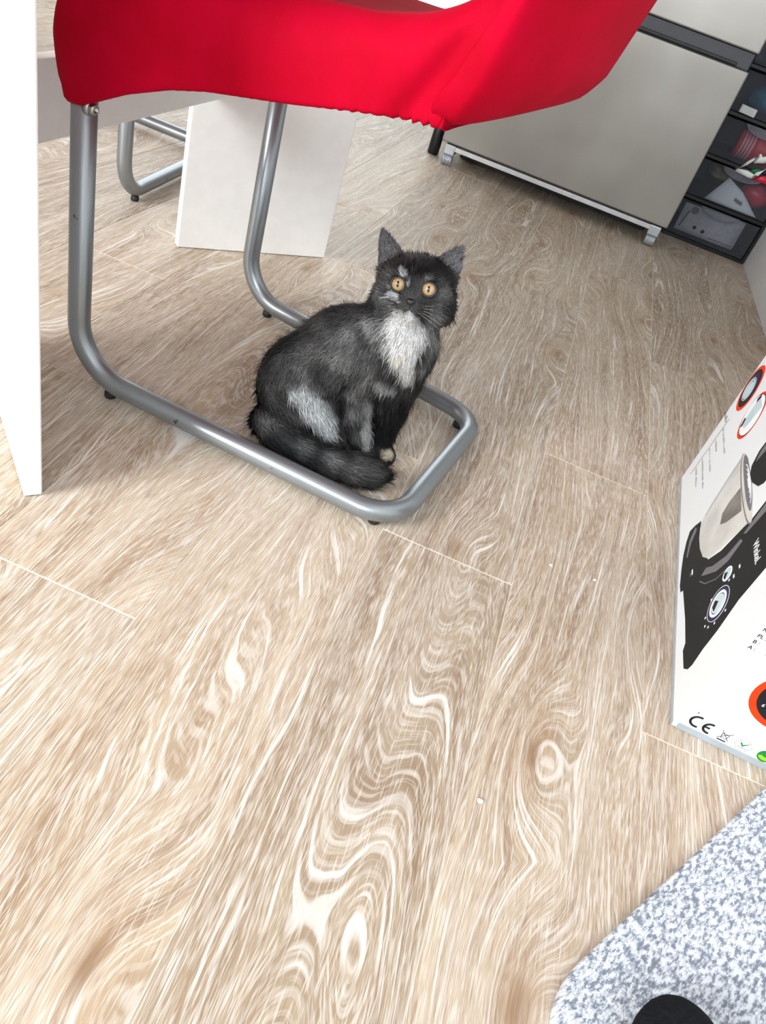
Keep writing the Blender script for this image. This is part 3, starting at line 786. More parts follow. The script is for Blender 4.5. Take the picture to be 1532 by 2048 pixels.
dec_left('handle_icon', [(0.447, 0.184), (0.441, 0.186), (0.436, 0.175), (0.440, 0.171)], 'ink', 5, r2)
# illegible small print: one rule and rows of tiny strokes
dec_left('rule_line', stroke([(0.5155, 0.146), (0.5175, 0.034)], 0.0011), 'ink', 1)
rr = random.Random(4)
def small_print(a0, a1, h, hh, face, mat='ink', step=0.0030):
    V, F = [], []
    a = a0; sgn = -1 if a1 < a0 else 1
    while (a1 - a) * sgn > 0:
        w = rr.uniform(0.5, 0.8) * step; g = hh * rr.uniform(0.5, 1.0); b = len(V); y0 = h + rr.uniform(0, 0.15) * hh
        if rr.random() > 0.12:
            q = [(a, y0), (a + sgn * w * 0.5, y0), (a + sgn * w, y0 + g), (a + sgn * w * 0.5, y0 + g)]
            for t in (LT, 0.0):
                V += [((-t, p[0], p[1]) if face == 'L' else (p[0], -t, p[1])) for p in q]
            F += [(b, b + 1, b + 2, b + 3), (b + 7, b + 6, b + 5, b + 4)] + [(b + i, b + 4 + i, b + 4 + (i + 1) % 4, b + (i + 1) % 4) for i in range(4)]
        a += sgn * step
    o = part('small_print', V, F, MAT[mat], BX); return o
small_print(0.557, 0.520, 0.134, 0.0085, 'L', step=0.0052)
for a1, h in ((0.433, 0.127), (0.468, 0.1065), (0.437, 0.0885), (0.419, 0.0680), (0.450, 0.0490)):
    small_print(0.5115, a1, h, 0.0048, 'L', 'inkgrey', 0.0034)
# front face: CE mark, bin, tick, green dot, orange ring, text
fm = dec_front('ce_mark', stroke(ell((0.0205, 0.0222), 0.0078, 0.0078, 22, math.radians(75), math.radians(292)), 0.0028), 'ink', 1)
dec_front('ce_mark', stroke(ell((0.0355, 0.0205), 0.0070, 0.0072, 22, math.radians(78), math.radians(285)), 0.0028), 'ink', 1)
dec_front('ce_mark', stroke([(0.0292, 0.0207), (0.0352, 0.0207)], 0.0026), 'ink', 1)
dec_front('bin_icon', stroke([(0.0488, 0.0235), (0.0500, 0.0165), (0.0555, 0.0165), (0.0565, 0.0235), (0.0488, 0.0235)], 0.0007), 'ink', 1)
dec_front('bin_icon', stroke([(0.0465, 0.0275), (0.0590, 0.0150)], 0.0006), 'ink', 1)
dec_front('bin_icon', stroke([(0.0465, 0.0150), (0.0590, 0.0275)], 0.0006), 'ink', 1)
dec_front('bin_icon', [(0.0475, 0.0120), (0.0575, 0.0120), (0.0575, 0.0136), (0.0475, 0.0136)], 'ink', 1)
tk = dec_front('tick_badge', ring((0.0745, 0.0195), 0.0084, 0.0087), 'inkgrey', 1)
dec_front('tick', [(0.0695, 0.0225), (0.0715, 0.0230), (0.0735, 0.0200), (0.0800, 0.0260), (0.0740, 0.0172)], 'inkgreen', 1, tk)
small_print(0.0695, 0.0795, 0.0145, 0.0024, 'F', 'inkgrey', 0.0014)
gd = dec_front('green_dot', ell((0.1005, 0.0190), 0.0090), 'inkgreen', 1)
dec_front('green_arrow', ell((0.1005, 0.0178), 0.0072, 0.0052, 24, PI, 2 * PI), 'inklime', 2, gd)
dec_front('green_arrow', [(0.0950, 0.0190), (0.0975, 0.0190), (0.0975, 0.0160), (0.0950, 0.0160)], 'inklime', 3, gd)
oring = dec_front('orange_ring', ell((0.0795, 0.0985), 0.0405), 'inkorange', 1)
dec_front('ring_inside', ell((0.0795, 0.0985), 0.0330), 'ink', 2, oring)
dec_front('ring_inside', ell((0.0840, 0.0985), 0.0235), 'inkblue', 3, oring)
for r in (0.0215, 0.0185): dec_front('ring_line', ring((0.0840, 0.0985), r - 0.0006, r), 'inksky', 4, oring)
dec_front('ring_face', ell((0.0860, 0.0985), 0.0150), 'inksky', 5, oring)
text_mesh('lettering', '6', 0.0065, 'inkwhite', oring, lambda x, y: (0.0560 + x, -LT * 3, 0.0815 + y))
for s, x, h in (('NO', 0.0035, 0.1680), ('PL :', 0.0035, 0.1590), ('B :', 0.0040, 0.1505), ('A :', 0.0040, 0.1420)):
    text_mesh('lettering', s, 0.0066, 'ink', BX, lambda px, py, x=x, h=h: (x + px, -LT, h + py), 0.00012)
for h, x0 in ((0.1690, 0.016), (0.1615, 0.022), (0.1570, 0.020), (0.1525, 0.022), (0.1480, 0.022), (0.1420, 0.022)):
    small_print(x0, x0 + 0.05, h, 0.0026, 'F', 'inkgrey', 0.0018)
dec_front('worn_spot', ell((0.0155, 0.0355), 0.0032, 0.0022, 9), 'inkwhite', 1)
dec_front('worn_spot', ell((0.0140, 0.0352), 0.0010, 0.0016, 7), 'inkgrey', 2)

# ------------------------------------------------------------------ rug
def rug():
    c0 = Vector((0.2050, 0.2520)); dA = Vector((0.586, 0.810)).normalized(); dB = Vector((dA.y, -dA.x))
    pts = []
    e1 = c0 + dA * 0.60; e2 = e1 + dB * 0.28; e4 = c0 + dB * 0.55; e3 = e4 + dA * 0.0
    corner = [e1, c0, e4, e4 + dA * 0.42]
    def rnd_poly(P, rad):
        out = []
        n = len(P)
        for i in range(n):
            p0, p1, p2 = P[i - 1], P[i], P[(i + 1) % n]
            a = (p0 - p1).normalized(); b = (p2 - p1).normalized(); r = rad[i]
            for k in range(13):
                t = k / 12
                A = p1 + a * r; B = p1 + b * r
                out.append((A.lerp(p1, t)).lerp(p1.lerp(B, t), t))
        return out
    quad = [c0 + dA * 0.433, c0 + dB * 0.0, c0 + dB * 0.30, c0 + dB * 0.30 + dA * 0.215]
    out = rnd_poly(quad, [0.004, 0.085, 0.02, 0.004])
    V, F = [], []; n = len(out); cen = sum(out, Vector((0, 0))) / n
    lay = [(1.0, 0.0003), (1.0, 0.008), (0.992, 0.0105), (0.96, 0.0115)]
    for s, z in lay:
        for p in out:
            q = cen + (p - cen) * s; V.append((q.x, q.y, z))
    for j in range(len(lay) - 1):
        for i in range(n):
            i2 = (i + 1) % n; F.append((j * n + i, j * n + i2, (j + 1) * n + i2, (j + 1) * n + i))
    F.append(tuple(reversed(range(n)))); F.append(tuple((len(lay) - 1) * n + i for i in range(n)))
    return part('rug', V, F, MAT['rug'], None, False)
rg = rug(); tag(rg, 'grey melange wool rug with a rounded corner at the lower right', 'rug')

# ------------------------------------------------------------------ crumbs on the floor
for (x, y, r, lab) in ((0.1455, 0.4185, 0.0030, 'round white crumb on the floor left of the rug'),
                       (0.1700, 0.7970, 0.0024, 'white crumb on the floor nearest the chair crossbar'),
                       (0.2315, 0.8050, 0.0024, 'white crumb on the floor nearest the mixer carton')):
    o = blob('crumb', (x, y, r * 0.45), (r, r * 0.8, r * 0.5), MAT['crumb'], int(x * 1000), 0.2)
    tag(o, lab, 'crumb', 'crumbs on the floor')

# ------------------------------------------------------------------ implicit surfaces (for the kitten and the foot)
def surface_nets(field, lo, hi, h):
    xs = [np.arange(lo[i], hi[i] + h, h) for i in range(3)]
    G = np.stack(np.meshgrid(*xs, indexing='ij'), -1)
    D = field(G)
    S = D < 0
    nx, ny, nz = D.shape
    corners = [(a, b, c) for a in (0, 1) for b in (0, 1) for c in (0, 1)]
    sl = lambda A, c: A[c[0]:nx - 1 + c[0], c[1]:ny - 1 + c[1], c[2]:nz - 1 + c[2]]
    cnt = sum(sl(S, c).astype(np.int8) for c in corners)
    act = (cnt > 0) & (cnt < 8)
    acc = np.zeros(act.shape + (3,)); num = np.zeros(act.shape)
    edges = [(p, q) for p in corners for q in corners if sum(abs(p[i] - q[i]) for i in range(3)) == 1 and p < q]
    for p, q in edges:
        dp, dq = sl(D, p), sl(D, q)
        ch = ((dp < 0) != (dq < 0)) & act
        t = np.where(ch, dp / np.where(ch, dp - dq, 1), 0)
        for i in range(3):
            acc[..., i] += np.where(ch, p[i] + (q[i] - p[i]) * t, 0)
        num += ch
    idx = -np.ones(act.shape, int); ii = np.argwhere(act); idx[act] = np.arange(len(ii))
    V = (ii + acc[act] / num[act][:, None]) * h + np.array(lo)
    F = []
    for ax in range(3):
        o1, o2 = [(1, 2), (2, 0), (0, 1)][ax]
        a = [slice(1, -1)] * 3
        s0 = [slice(1, n_ - 1) for n_ in (nx, ny, nz)]; s1 = list(s0)
        s0[ax] = slice(0, (nx, ny, nz)[ax] - 1); s1[ax] = slice(1, (nx, ny, nz)[ax])
        A, B = S[tuple(s0)], S[tuple(s1)]
        for flip, msk in ((False, A & ~B), (True, B & ~A)):
            w = np.argwhere(msk)
            w = w + np.array([0 if i == ax else 1 for i in range(3)])
            d1 = np.zeros(3, int); d1[o1] = 1; d2 = np.zeros(3, int); d2[o2] = 1
            q = [w - d1 - d2, w - d2, w, w - d1]
            q = np.stack([idx[tuple(x.T)] for x in q], 1)
            if flip: q = q[:, ::-1]
            F.append(q)
    F = np.concatenate(F); F = F[(F >= 0).all(1)]
    return V, F

def smin(a, b, k):
    hh = np.clip(0.5 + 0.5 * (b - a) / k, 0, 1)
    return b + (a - b) * hh - k * hh * (1 - hh)
def ellipsoid(G, c, r, B=None):
    p = G - np.array(c)
    if B is not None: p = p @ np.array(B).T
    r = np.array(r)
    k0 = np.linalg.norm(p / r, axis=-1); k1 = np.linalg.norm(p / (r * r), axis=-1) + 1e-9
    return k0 * (k0 - 1) / k1
def capsule(G, a, b, ra, rb):
    a, b = np.array(a, float), np.array(b, float); ba = b - a
    t = np.clip(((G - a) @ ba) / (ba @ ba), 0, 1)
    return np.linalg.norm(G - a - t[..., None] * ba, axis=-1) - (ra + (rb - ra) * t)

# ------------------------------------------------------------------ person's foot in a black sock on the rug
def foot_field(G):
    d = ellipsoid(G, (0.319, 0.236, 0.040), (0.045, 0.070, 0.028))
    d = smin(d, capsule(G, (0.325, 0.22, 0.045), (0.332, 0.07, 0.055), 0.036, 0.036), 0.03)
    d = smin(d, ellipsoid(G, (0.334, 0.045, 0.045), (0.034, 0.045, 0.034)), 0.03)
    d = smin(d, capsule(G, (0.334, 0.055, 0.07), (0.345, 0.02, 0.30), 0.037, 0.050), 0.03)
    return np.maximum(np.maximum(d, 0.0125 - G[..., 2]), G[..., 2] - 0.28)
V, F = surface_nets(foot_field, (0.24, -0.05, 0.0), (0.42, 0.34, 0.30), 0.005)
ft = part('person', V, [tuple(f) for f in F.tolist()], MAT['sock'], None, True)
tag(ft, 'foot in a black sock standing on the grey rug at the bottom edge', 'person')

# ------------------------------------------------------------------ kitten
KO = Vector((-0.165, 0.86, 0.0))
HC = np.array([-0.1345, 0.909, 0.2325])                       # head centre
_f = np.array(CAM) - HC; _f /= np.linalg.norm(_f)
_r = np.array(RIGHT) * math.cos(math.radians(9.5)) + np.array(DOWN) * math.sin(math.radians(9.5))
_r -= _f * (_r @ _f); _r /= np.linalg.norm(_r)
_a = math.radians(4.5)                                        # face turned a little to one side
HF = _f * math.cos(_a) - _r * math.sin(_a); HR = _r * math.cos(_a) + _f * math.sin(_a); HU = np.cross(HF, HR)
HB = np.stack([HR, HU, HF])                                   # rows: right, up, forward
def hp3(x, y, z): return HC + HR * x + HU * y + HF * z
EYES = [(-0.0192, 0.0048, 0.0290), (0.0192, 0.0048, 0.0290)]
ER = 0.0102
EARS = [dict(b=(-0.0325, 0.0235, -0.006), tip=(-0.0545, 0.0665, -0.004), across=(0.0275, 0.0315, 0.012), W=0.042),
        dict(b=(0.0315, 0.0275, -0.006), tip=(0.0500, 0.0620, -0.004), across=(0.0300, -0.0285, -0.014), W=0.041)]
for e in EARS:
    b, t = np.array(e['b']), np.array(e['tip']); ey = t - b; e['len'] = np.linalg.norm(ey); ey /= e['len']
    ex = np.array(e['across']); ex -= ey * (ex @ ey); ex /= np.linalg.norm(ex)
    ez = np.cross(ex, ey)
    if ez[2] < 0: ez = -ez
    e['B'] = np.stack([ex, ey, ez])
TAIL = [(-0.256, 0.830, 0.030), (-0.255, 0.807, 0.027), (-0.236, 0.794, 0.024), (-0.210, 0.788, 0.023), (-0.183, 0.786, 0.023), (-0.150, 0.785, 0.023), (-0.120, 0.790, 0.023), (-0.098, 0.800, 0.021), (-0.086, 0.809, 0.019)]
TAILR = [0.020, 0.020, 0.0195, 0.0185, 0.018, 0.0185, 0.0195, 0.018, 0.011]
def kitten_field(G):
    z = G[..., 2]
    d = ellipsoid(G, (-0.231, 0.849, 0.062), (0.055, 0.053, 0.060))                                  # rump
    d = smin(d, capsule(G, (-0.228, 0.853, 0.090), (-0.172, 0.884, 0.143), 0.055, 0.048), 0.03)       # trunk
    d = smin(d, ellipsoid(G, (-0.197, 0.880, 0.133), (0.052, 0.046, 0.052)), 0.03)                    # shoulders
    d = smin(d, ellipsoid(G, (-0.128, 0.893, 0.140), (0.043, 0.042, 0.052)), 0.025)
    d = smin(d, ellipsoid(G, (-0.120, 0.897, 0.165), (0.037, 0.036, 0.034)), 0.02)                   # chest
    d = smin(d, capsule(G, (-0.140, 0.894, 0.155), HC - HF * 0.010, 0.042, 0.040), 0.025)             # neck
    # near hind leg: thigh, knee, foot
    d = smin(d, ellipsoid(G, (-0.208, 0.824, 0.060), (0.046, 0.026, 0.046)), 0.012)
    d = smin(d, capsule(G, (-0.195, 0.818, 0.055), (-0.168, 0.814, 0.036), 0.027, 0.019), 0.012)
    d = smin(d, capsule(G, (-0.200, 0.812, 0.014), (-0.146, 0.816, 0.011), 0.013, 0.0115), 0.008)
    # far hind leg
    d = smin(d, ellipsoid(G, (-0.196, 0.884, 0.056), (0.046, 0.028, 0.048)), 0.02)
    d = smin(d, capsule(G, (-0.185, 0.905, 0.013), (-0.140, 0.912, 0.011), 0.013, 0.0115), 0.008)
    # near front leg
    legs = [capsule(G, (-0.163, 0.866, 0.118), (-0.162, 0.856, 0.078), 0.030, 0.0245),
            capsule(G, (-0.162, 0.856, 0.078), (-0.141, 0.860, 0.032), 0.0245, 0.0175),
            capsule(G, (-0.141, 0.860, 0.032), (-0.130, 0.857, 0.012), 0.0175, 0.0145),
            ellipsoid(G, (-0.120, 0.853, 0.011), (0.015, 0.013, 0.0105))]
    l = legs[0]
    for x in legs[1:]: l = smin(l, x, 0.008)
    d = smin(d, l, 0.010)
    legs = [capsule(G, (-0.112, 0.888, 0.115), (-0.112, 0.884, 0.070), 0.027, 0.021),
            capsule(G, (-0.112, 0.884, 0.070), (-0.108, 0.879, 0.028), 0.021, 0.0150),
            ellipsoid(G, (-0.097, 0.868, 0.0115), (0.0155, 0.0145, 0.0115))]
    for k in (-1, 0, 1):                                                                              # toes
        legs.append(ellipsoid(G, (-0.0905 + 0.0045 * k, 0.8585 + 0.0045 * k, 0.0085), (0.0052, 0.0062, 0.0070)))
    l = legs[0]
    for i, x in enumerate(legs[1:]): l = smin(l, x, 0.010 if i < 2 else 0.004)
    d = smin(d, l, 0.010)
    # tail
    t = None
    for i in range(len(TAIL) - 1):
        c = capsule(G, TAIL[i], TAIL[i + 1], TAILR[i], TAILR[i + 1]); t = c if t is None else smin(t, c, 0.004)
    d = smin(d, t, 0.006)
    # head
    q = (G - HC) @ HB.T
    h = ellipsoid(q, (0, 0.006, -0.006), (0.0475, 0.0380, 0.0420))
    for s in (-1, 1):
        h = smin(h, ellipsoid(q, (s * 0.0310, -0.0160, 0.000), (0.0230, 0.0215, 0.0260)), 0.016)
        h = smin(h, ellipsoid(q, (s * 0.0190, 0.0150, 0.022), (0.0140, 0.0080, 0.0120)), 0.010)       # brow
        h = smin(h, ellipsoid(q, (s * 0.0080, -0.0210, 0.0310), (0.0100, 0.0080, 0.0098)), 0.009)     # whisker pads
    h = smin(h, ellipsoid(q, (0, -0.0030, 0.0285), (0.0090, 0.0150, 0.0115)), 0.012)                  # nose bridge
    h = smin(h, ellipsoid(q, (0, -0.0315, 0.0270), (0.0090, 0.0075, 0.0100)), 0.008)                  # chin
    for ex in EYES:
        e = np.linalg.norm(q - np.array(ex), axis=-1) - (ER + 0.0002)
        h = -smin(-h, e, 0.003)
    d = smin(d, h, 0.012)
    for e in EARS:
        p = (q - np.array(e['b'])) @ e['B'].T
        tt = np.clip(p[..., 1] / e['len'], -0.3, 1.0)
        w = 0.5 * e['W'] * np.power(np.clip(1.0 - tt, 0.0, 1.02), 0.70) + 0.0012
        zc = -0.006 * (1 - 0.5 * tt) + 0.008 * np.square(p[..., 0] / (w + 0.004)) * (1 - 0.6 * tt)
        ed = np.maximum(np.maximum(np.abs(p[..., 0]) - w, np.abs(p[..., 2] - zc) - 0.0024), np.maximum(p[..., 1] - e['len'], -p[..., 1] - 0.006)) * 0.8
        d = smin(d, ed, 0.005)
    return np.maximum(d, 0.0012 - z)
HV = 0.0024
KV, KF = surface_nets(kitten_field, (-0.33, 0.74, -0.004), (-0.035, 0.985, 0.325), HV)

# smooth vertex normals and tidy the surface a little
def vnormals(V, F):
    n = np.cross(V[F[:, 2]] - V[F[:, 0]], V[F[:, 3]] - V[F[:, 1]])
    N = np.zeros_like(V)
    for k in range(4): np.add.at(N, F[:, k], n)
    return N / (np.linalg.norm(N, axis=1)[:, None] + 1e-12)
def relax(V, F, it=2):
    for _ in range(it):
        acc = np.zeros_like(V); cnt = np.zeros(len(V))
        for k in range(4):
            a, b = F[:, k], F[:, (k + 1) % 4]
            np.add.at(acc, a, V[b]); np.add.at(acc, b, V[a]); np.add.at(cnt, a, 1); np.add.at(cnt, b, 1)
        V = V * 0.5 + 0.5 * acc / cnt[:, None]
    return V
KV = relax(KV, KF, 2)
KN = vnormals(KV, KF)

# coat: tortoiseshell grey with white chest, pale thigh and leg stripe
_w = RNG.normal(size=(14, 3)); _ph = RNG.uniform(0, 6.28, 14)
def wob(P, s):
    return sum(np.sin((P @ (_w[i] * s)) + _ph[i] + 1.3 * np.sin(P @ (_w[(i + 5) % 14] * s * 0.7))) for i in range(14)) / 14 * 2.2
DARK, MID = np.array([0.013, 0.0135, 0.0145]), np.array([0.150, 0.145, 0.143])
WHITE, PALE, CREAM, LG, CREAM2 = np.array([0.90, 0.90, 0.88]), np.array([0.58, 0.61, 0.63]), np.array([0.70, 0.53, 0.32]), np.array([0.40, 0.395, 0.39]), np.array([0.66, 0.58, 0.45])
PATCH = [
    ((-0.1841, 0.8300, 0.1588), 0.0220, LG, 0.60),
    ((-0.1883, 0.8458, 0.1790), 0.0130, LG, 0.40),
    ((-0.1588, 0.8320, 0.1397), 0.0180, LG, 0.60),
    ((-0.1652, 0.8591, 0.1907), 0.0140, LG, 0.60),
    ((-0.2454, 0.8236, 0.1346), 0.0120, LG, 0.30),
    ((-0.2264, 0.8037, 0.1188), 0.0160, LG, 0.30),
    ((-0.1889, 0.8146, 0.1193), 0.0140, LG, 0.30),
    ((-0.1463, 0.8468, 0.1753), 0.0140, LG, 0.35),
    ((-0.1512, 0.8377, 0.1553), 0.0140, LG, 0.45),
    ((-0.1495, 0.8360, 0.1269), 0.0140, LG, 0.45),
    ((-0.2382, 0.7972, 0.1054), 0.0120, MID, 0.50),
    ((-0.2103, 0.8287, 0.1551), 0.0140, MID, 0.70),
    ((-0.2264, 0.8240, 0.1428), 0.0140, MID, 0.50),
    ((-0.1430, 0.8600, 0.1962), 0.0120, LG, 0.70),
    ((-0.0998, 0.8824, 0.2023), 0.0130, LG, 0.80),
    ((-0.0876, 0.8854, 0.1845), 0.0130, LG, 0.80),
    ((-0.0866, 0.8723, 0.1609), 0.0130, LG, 0.45),
    ((-0.1335, 0.8638, 0.2058), 0.0140, WHITE, 1.00),
    ((-0.1205, 0.8633, 0.1975), 0.0170, WHITE, 1.00),
    ((-0.1077, 0.8688, 0.1958), 0.0130, WHITE, 0.90),
    ((-0.1203, 0.8550, 0.1832), 0.0160, WHITE, 1.00),
    ((-0.1130, 0.8520, 0.1695), 0.0140, WHITE, 1.00),
    ((-0.1034, 0.8545, 0.1526), 0.0100, WHITE, 1.00),
    ((-0.0970, 0.8602, 0.1429), 0.0070, WHITE, 0.90),
    ((-0.1178, 0.8500, 0.1691), 0.0060, CREAM, 0.60),
    ((-0.1279, 0.8471, 0.1252), 0.0100, PALE, 0.80),
    ((-0.1148, 0.8535, 0.1226), 0.0090, PALE, 0.70),
    ((-0.2177, 0.7948, 0.0970), 0.0130, PALE, 0.90),
    ((-0.2061, 0.7961, 0.0901), 0.0150, PALE, 1.00),
    ((-0.1935, 0.7973, 0.0798), 0.0160, PALE, 1.00),
    ((-0.1781, 0.7989, 0.0664), 0.0140, PALE, 1.00),
    ((-0.1699, 0.7987, 0.0542), 0.0090, PALE, 0.90),
    ((-0.1559, 0.8337, 0.1019), 0.0160, LG, 0.80),
    ((-0.1541, 0.8315, 0.0719), 0.0150, LG, 0.75),
    ((-0.1424, 0.8401, 0.0393), 0.0130, LG, 0.70),
    ((-0.1374, 0.8481, 0.0855), 0.0100, PALE, 0.90),
    ((-0.1344, 0.8514, 0.0687), 0.0095, WHITE, 0.85),
    ((-0.1309, 0.8514, 0.0537), 0.0090, WHITE, 0.85),
    ((-0.1269, 0.8490, 0.0399), 0.0085, WHITE, 0.85),
    ((-0.1229, 0.8486, 0.0266), 0.0080, WHITE, 0.90),
    ((-0.0904, 0.8602, 0.0197), 0.0080, CREAM2, 1.00),
    ((-0.0924, 0.8550, 0.0166), 0.0060, CREAM2, 1.00),
    ((-0.1952, 0.7740, 0.0359), 0.0120, LG, 0.30),
    ((-0.1521, 0.7725, 0.0376), 0.0120, LG, 0.30),
    ((-0.1705, 0.8774, 0.2234), 0.0100, LG, 0.45),
    ((-0.1645, 0.8792, 0.2355), 0.0080, LG, 0.35),
    ((-0.1368, 0.8890, 0.2667), 0.0060, LG, 0.25),
    ((-0.0951, 0.8944, 0.2486), 0.0100, LG, 0.25),
    ((-0.0896, 0.8870, 0.2190), 0.0100, LG, 0.30),
    ((-0.1451, 0.8786, 0.2562), 0.0030, LG, 0.60),
    ((-0.1388, 0.8740, 0.2510), 0.0025, PALE, 0.70),
    ((-0.1496, 0.8812, 0.2595), 0.0036, PALE, 0.85),
    ((-0.1539, 0.8845, 0.2613), 0.0030, PALE, 0.80),
    ((-0.1407, 0.8775, 0.2557), 0.0030, LG, 0.80),
    ((-0.1221, 0.8830, 0.2615), 0.0050, LG, 0.60),
    ((-0.1185, 0.8855, 0.2647), 0.0040, LG, 0.50),
    ((-0.1602, 0.8804, 0.2382), 0.0030, PALE, 0.70),
    ((-0.1540, 0.8746, 0.2325), 0.0045, PALE, 0.70),
    ((-0.1481, 0.8729, 0.2328), 0.0040, PALE, 0.70),
    ((-0.1411, 0.8686, 0.2319), 0.0025, PALE, 0.60),
    ((-0.1569, 0.8729, 0.2238), 0.0080, LG, 0.50),
    ((-0.1593, 0.8716, 0.2150), 0.0100, LG, 0.50),
    ((-0.1471, 0.8681, 0.2124), 0.0090, LG, 0.40),
    ((-0.1252, 0.8632, 0.2186), 0.0055, PALE, 0.90),
    ((-0.1214, 0.8643, 0.2143), 0.0050, WHITE, 0.80),
    ((-0.0981, 0.8870, 0.2431), 0.0080, LG, 0.20),
    ((-0.1010, 0.8809, 0.2270), 0.0100, LG, 0.25),
    ((-0.1220, 0.8743, 0.2445), 0.0050, MID, 0.30),
]
def coat(P):
    P = np.asarray(P)
    n = wob(P, 42.0); n2 = wob(P[:, [1, 2, 0]], 110.0)
    t = np.clip(0.13 + 0.40 * n + 0.30 * n2, 0, 1)[:, None]
    c = DARK * (1 - t) + MID * t
    q = P + 0.0035 * np.stack([wob(P, 190.0), wob(P + 0.3, 170.0), wob(P + 0.7, 210.0)], 1)
    for ctr, r, colr, s in PATCH:
        d = np.linalg.norm(q - np.array(ctr), axis=1) / r
        f = s * np.clip(1.35 - d, 0, 1) ** 0.8
        if colr is LG or colr is MID: f = f * np.clip(0.62 + 0.55 * n2, 0.15, 1.1)
        f = np.clip(f, 0, 1)[:, None]
        c = c * (1 - f) + np.array(colr) * f
    # inside of the ears: grey
    h = (P - HC) @ HB.T
    return c
kit = empty('kitten', KO)
tag(kit, 'grey tortoiseshell kitten with white chest and amber eyes sitting on the floor', 'cat')
me = mesh('body', KV - np.array(KO), [tuple(f) for f in KF.tolist()])
ca = me.color_attributes.new('coat', 'FLOAT_COLOR', 'POINT')
kc = coat(KV) * 0.8
ca.data.foreach_set('color', np.c_[kc, np.ones(len(kc))].ravel())
def coat_mat(name, rough, sheen):
    t = NT(name)
    at = t.n('ShaderNodeAttribute', attribute_name='coat')
    nz = t.noise(t.obj(), 600, 2)
    c = t.mix(t.ramp(nz, 0.3, 0.7, 0.0, 0.35), at.outputs['Color'], (0.02, 0.02, 0.02), 'MULTIPLY')
    return t.set(**{'Base Color': c, 'Roughness': rough, 'Specular IOR Level': 0.25})
MAT['skin'] = coat_mat('kitten_undercoat', 0.8, 0.0)
MAT['fur'] = coat_mat('kitten_fur', 0.55, 0.2)
body_o = mobj('body', me, MAT['skin'], kit, True)

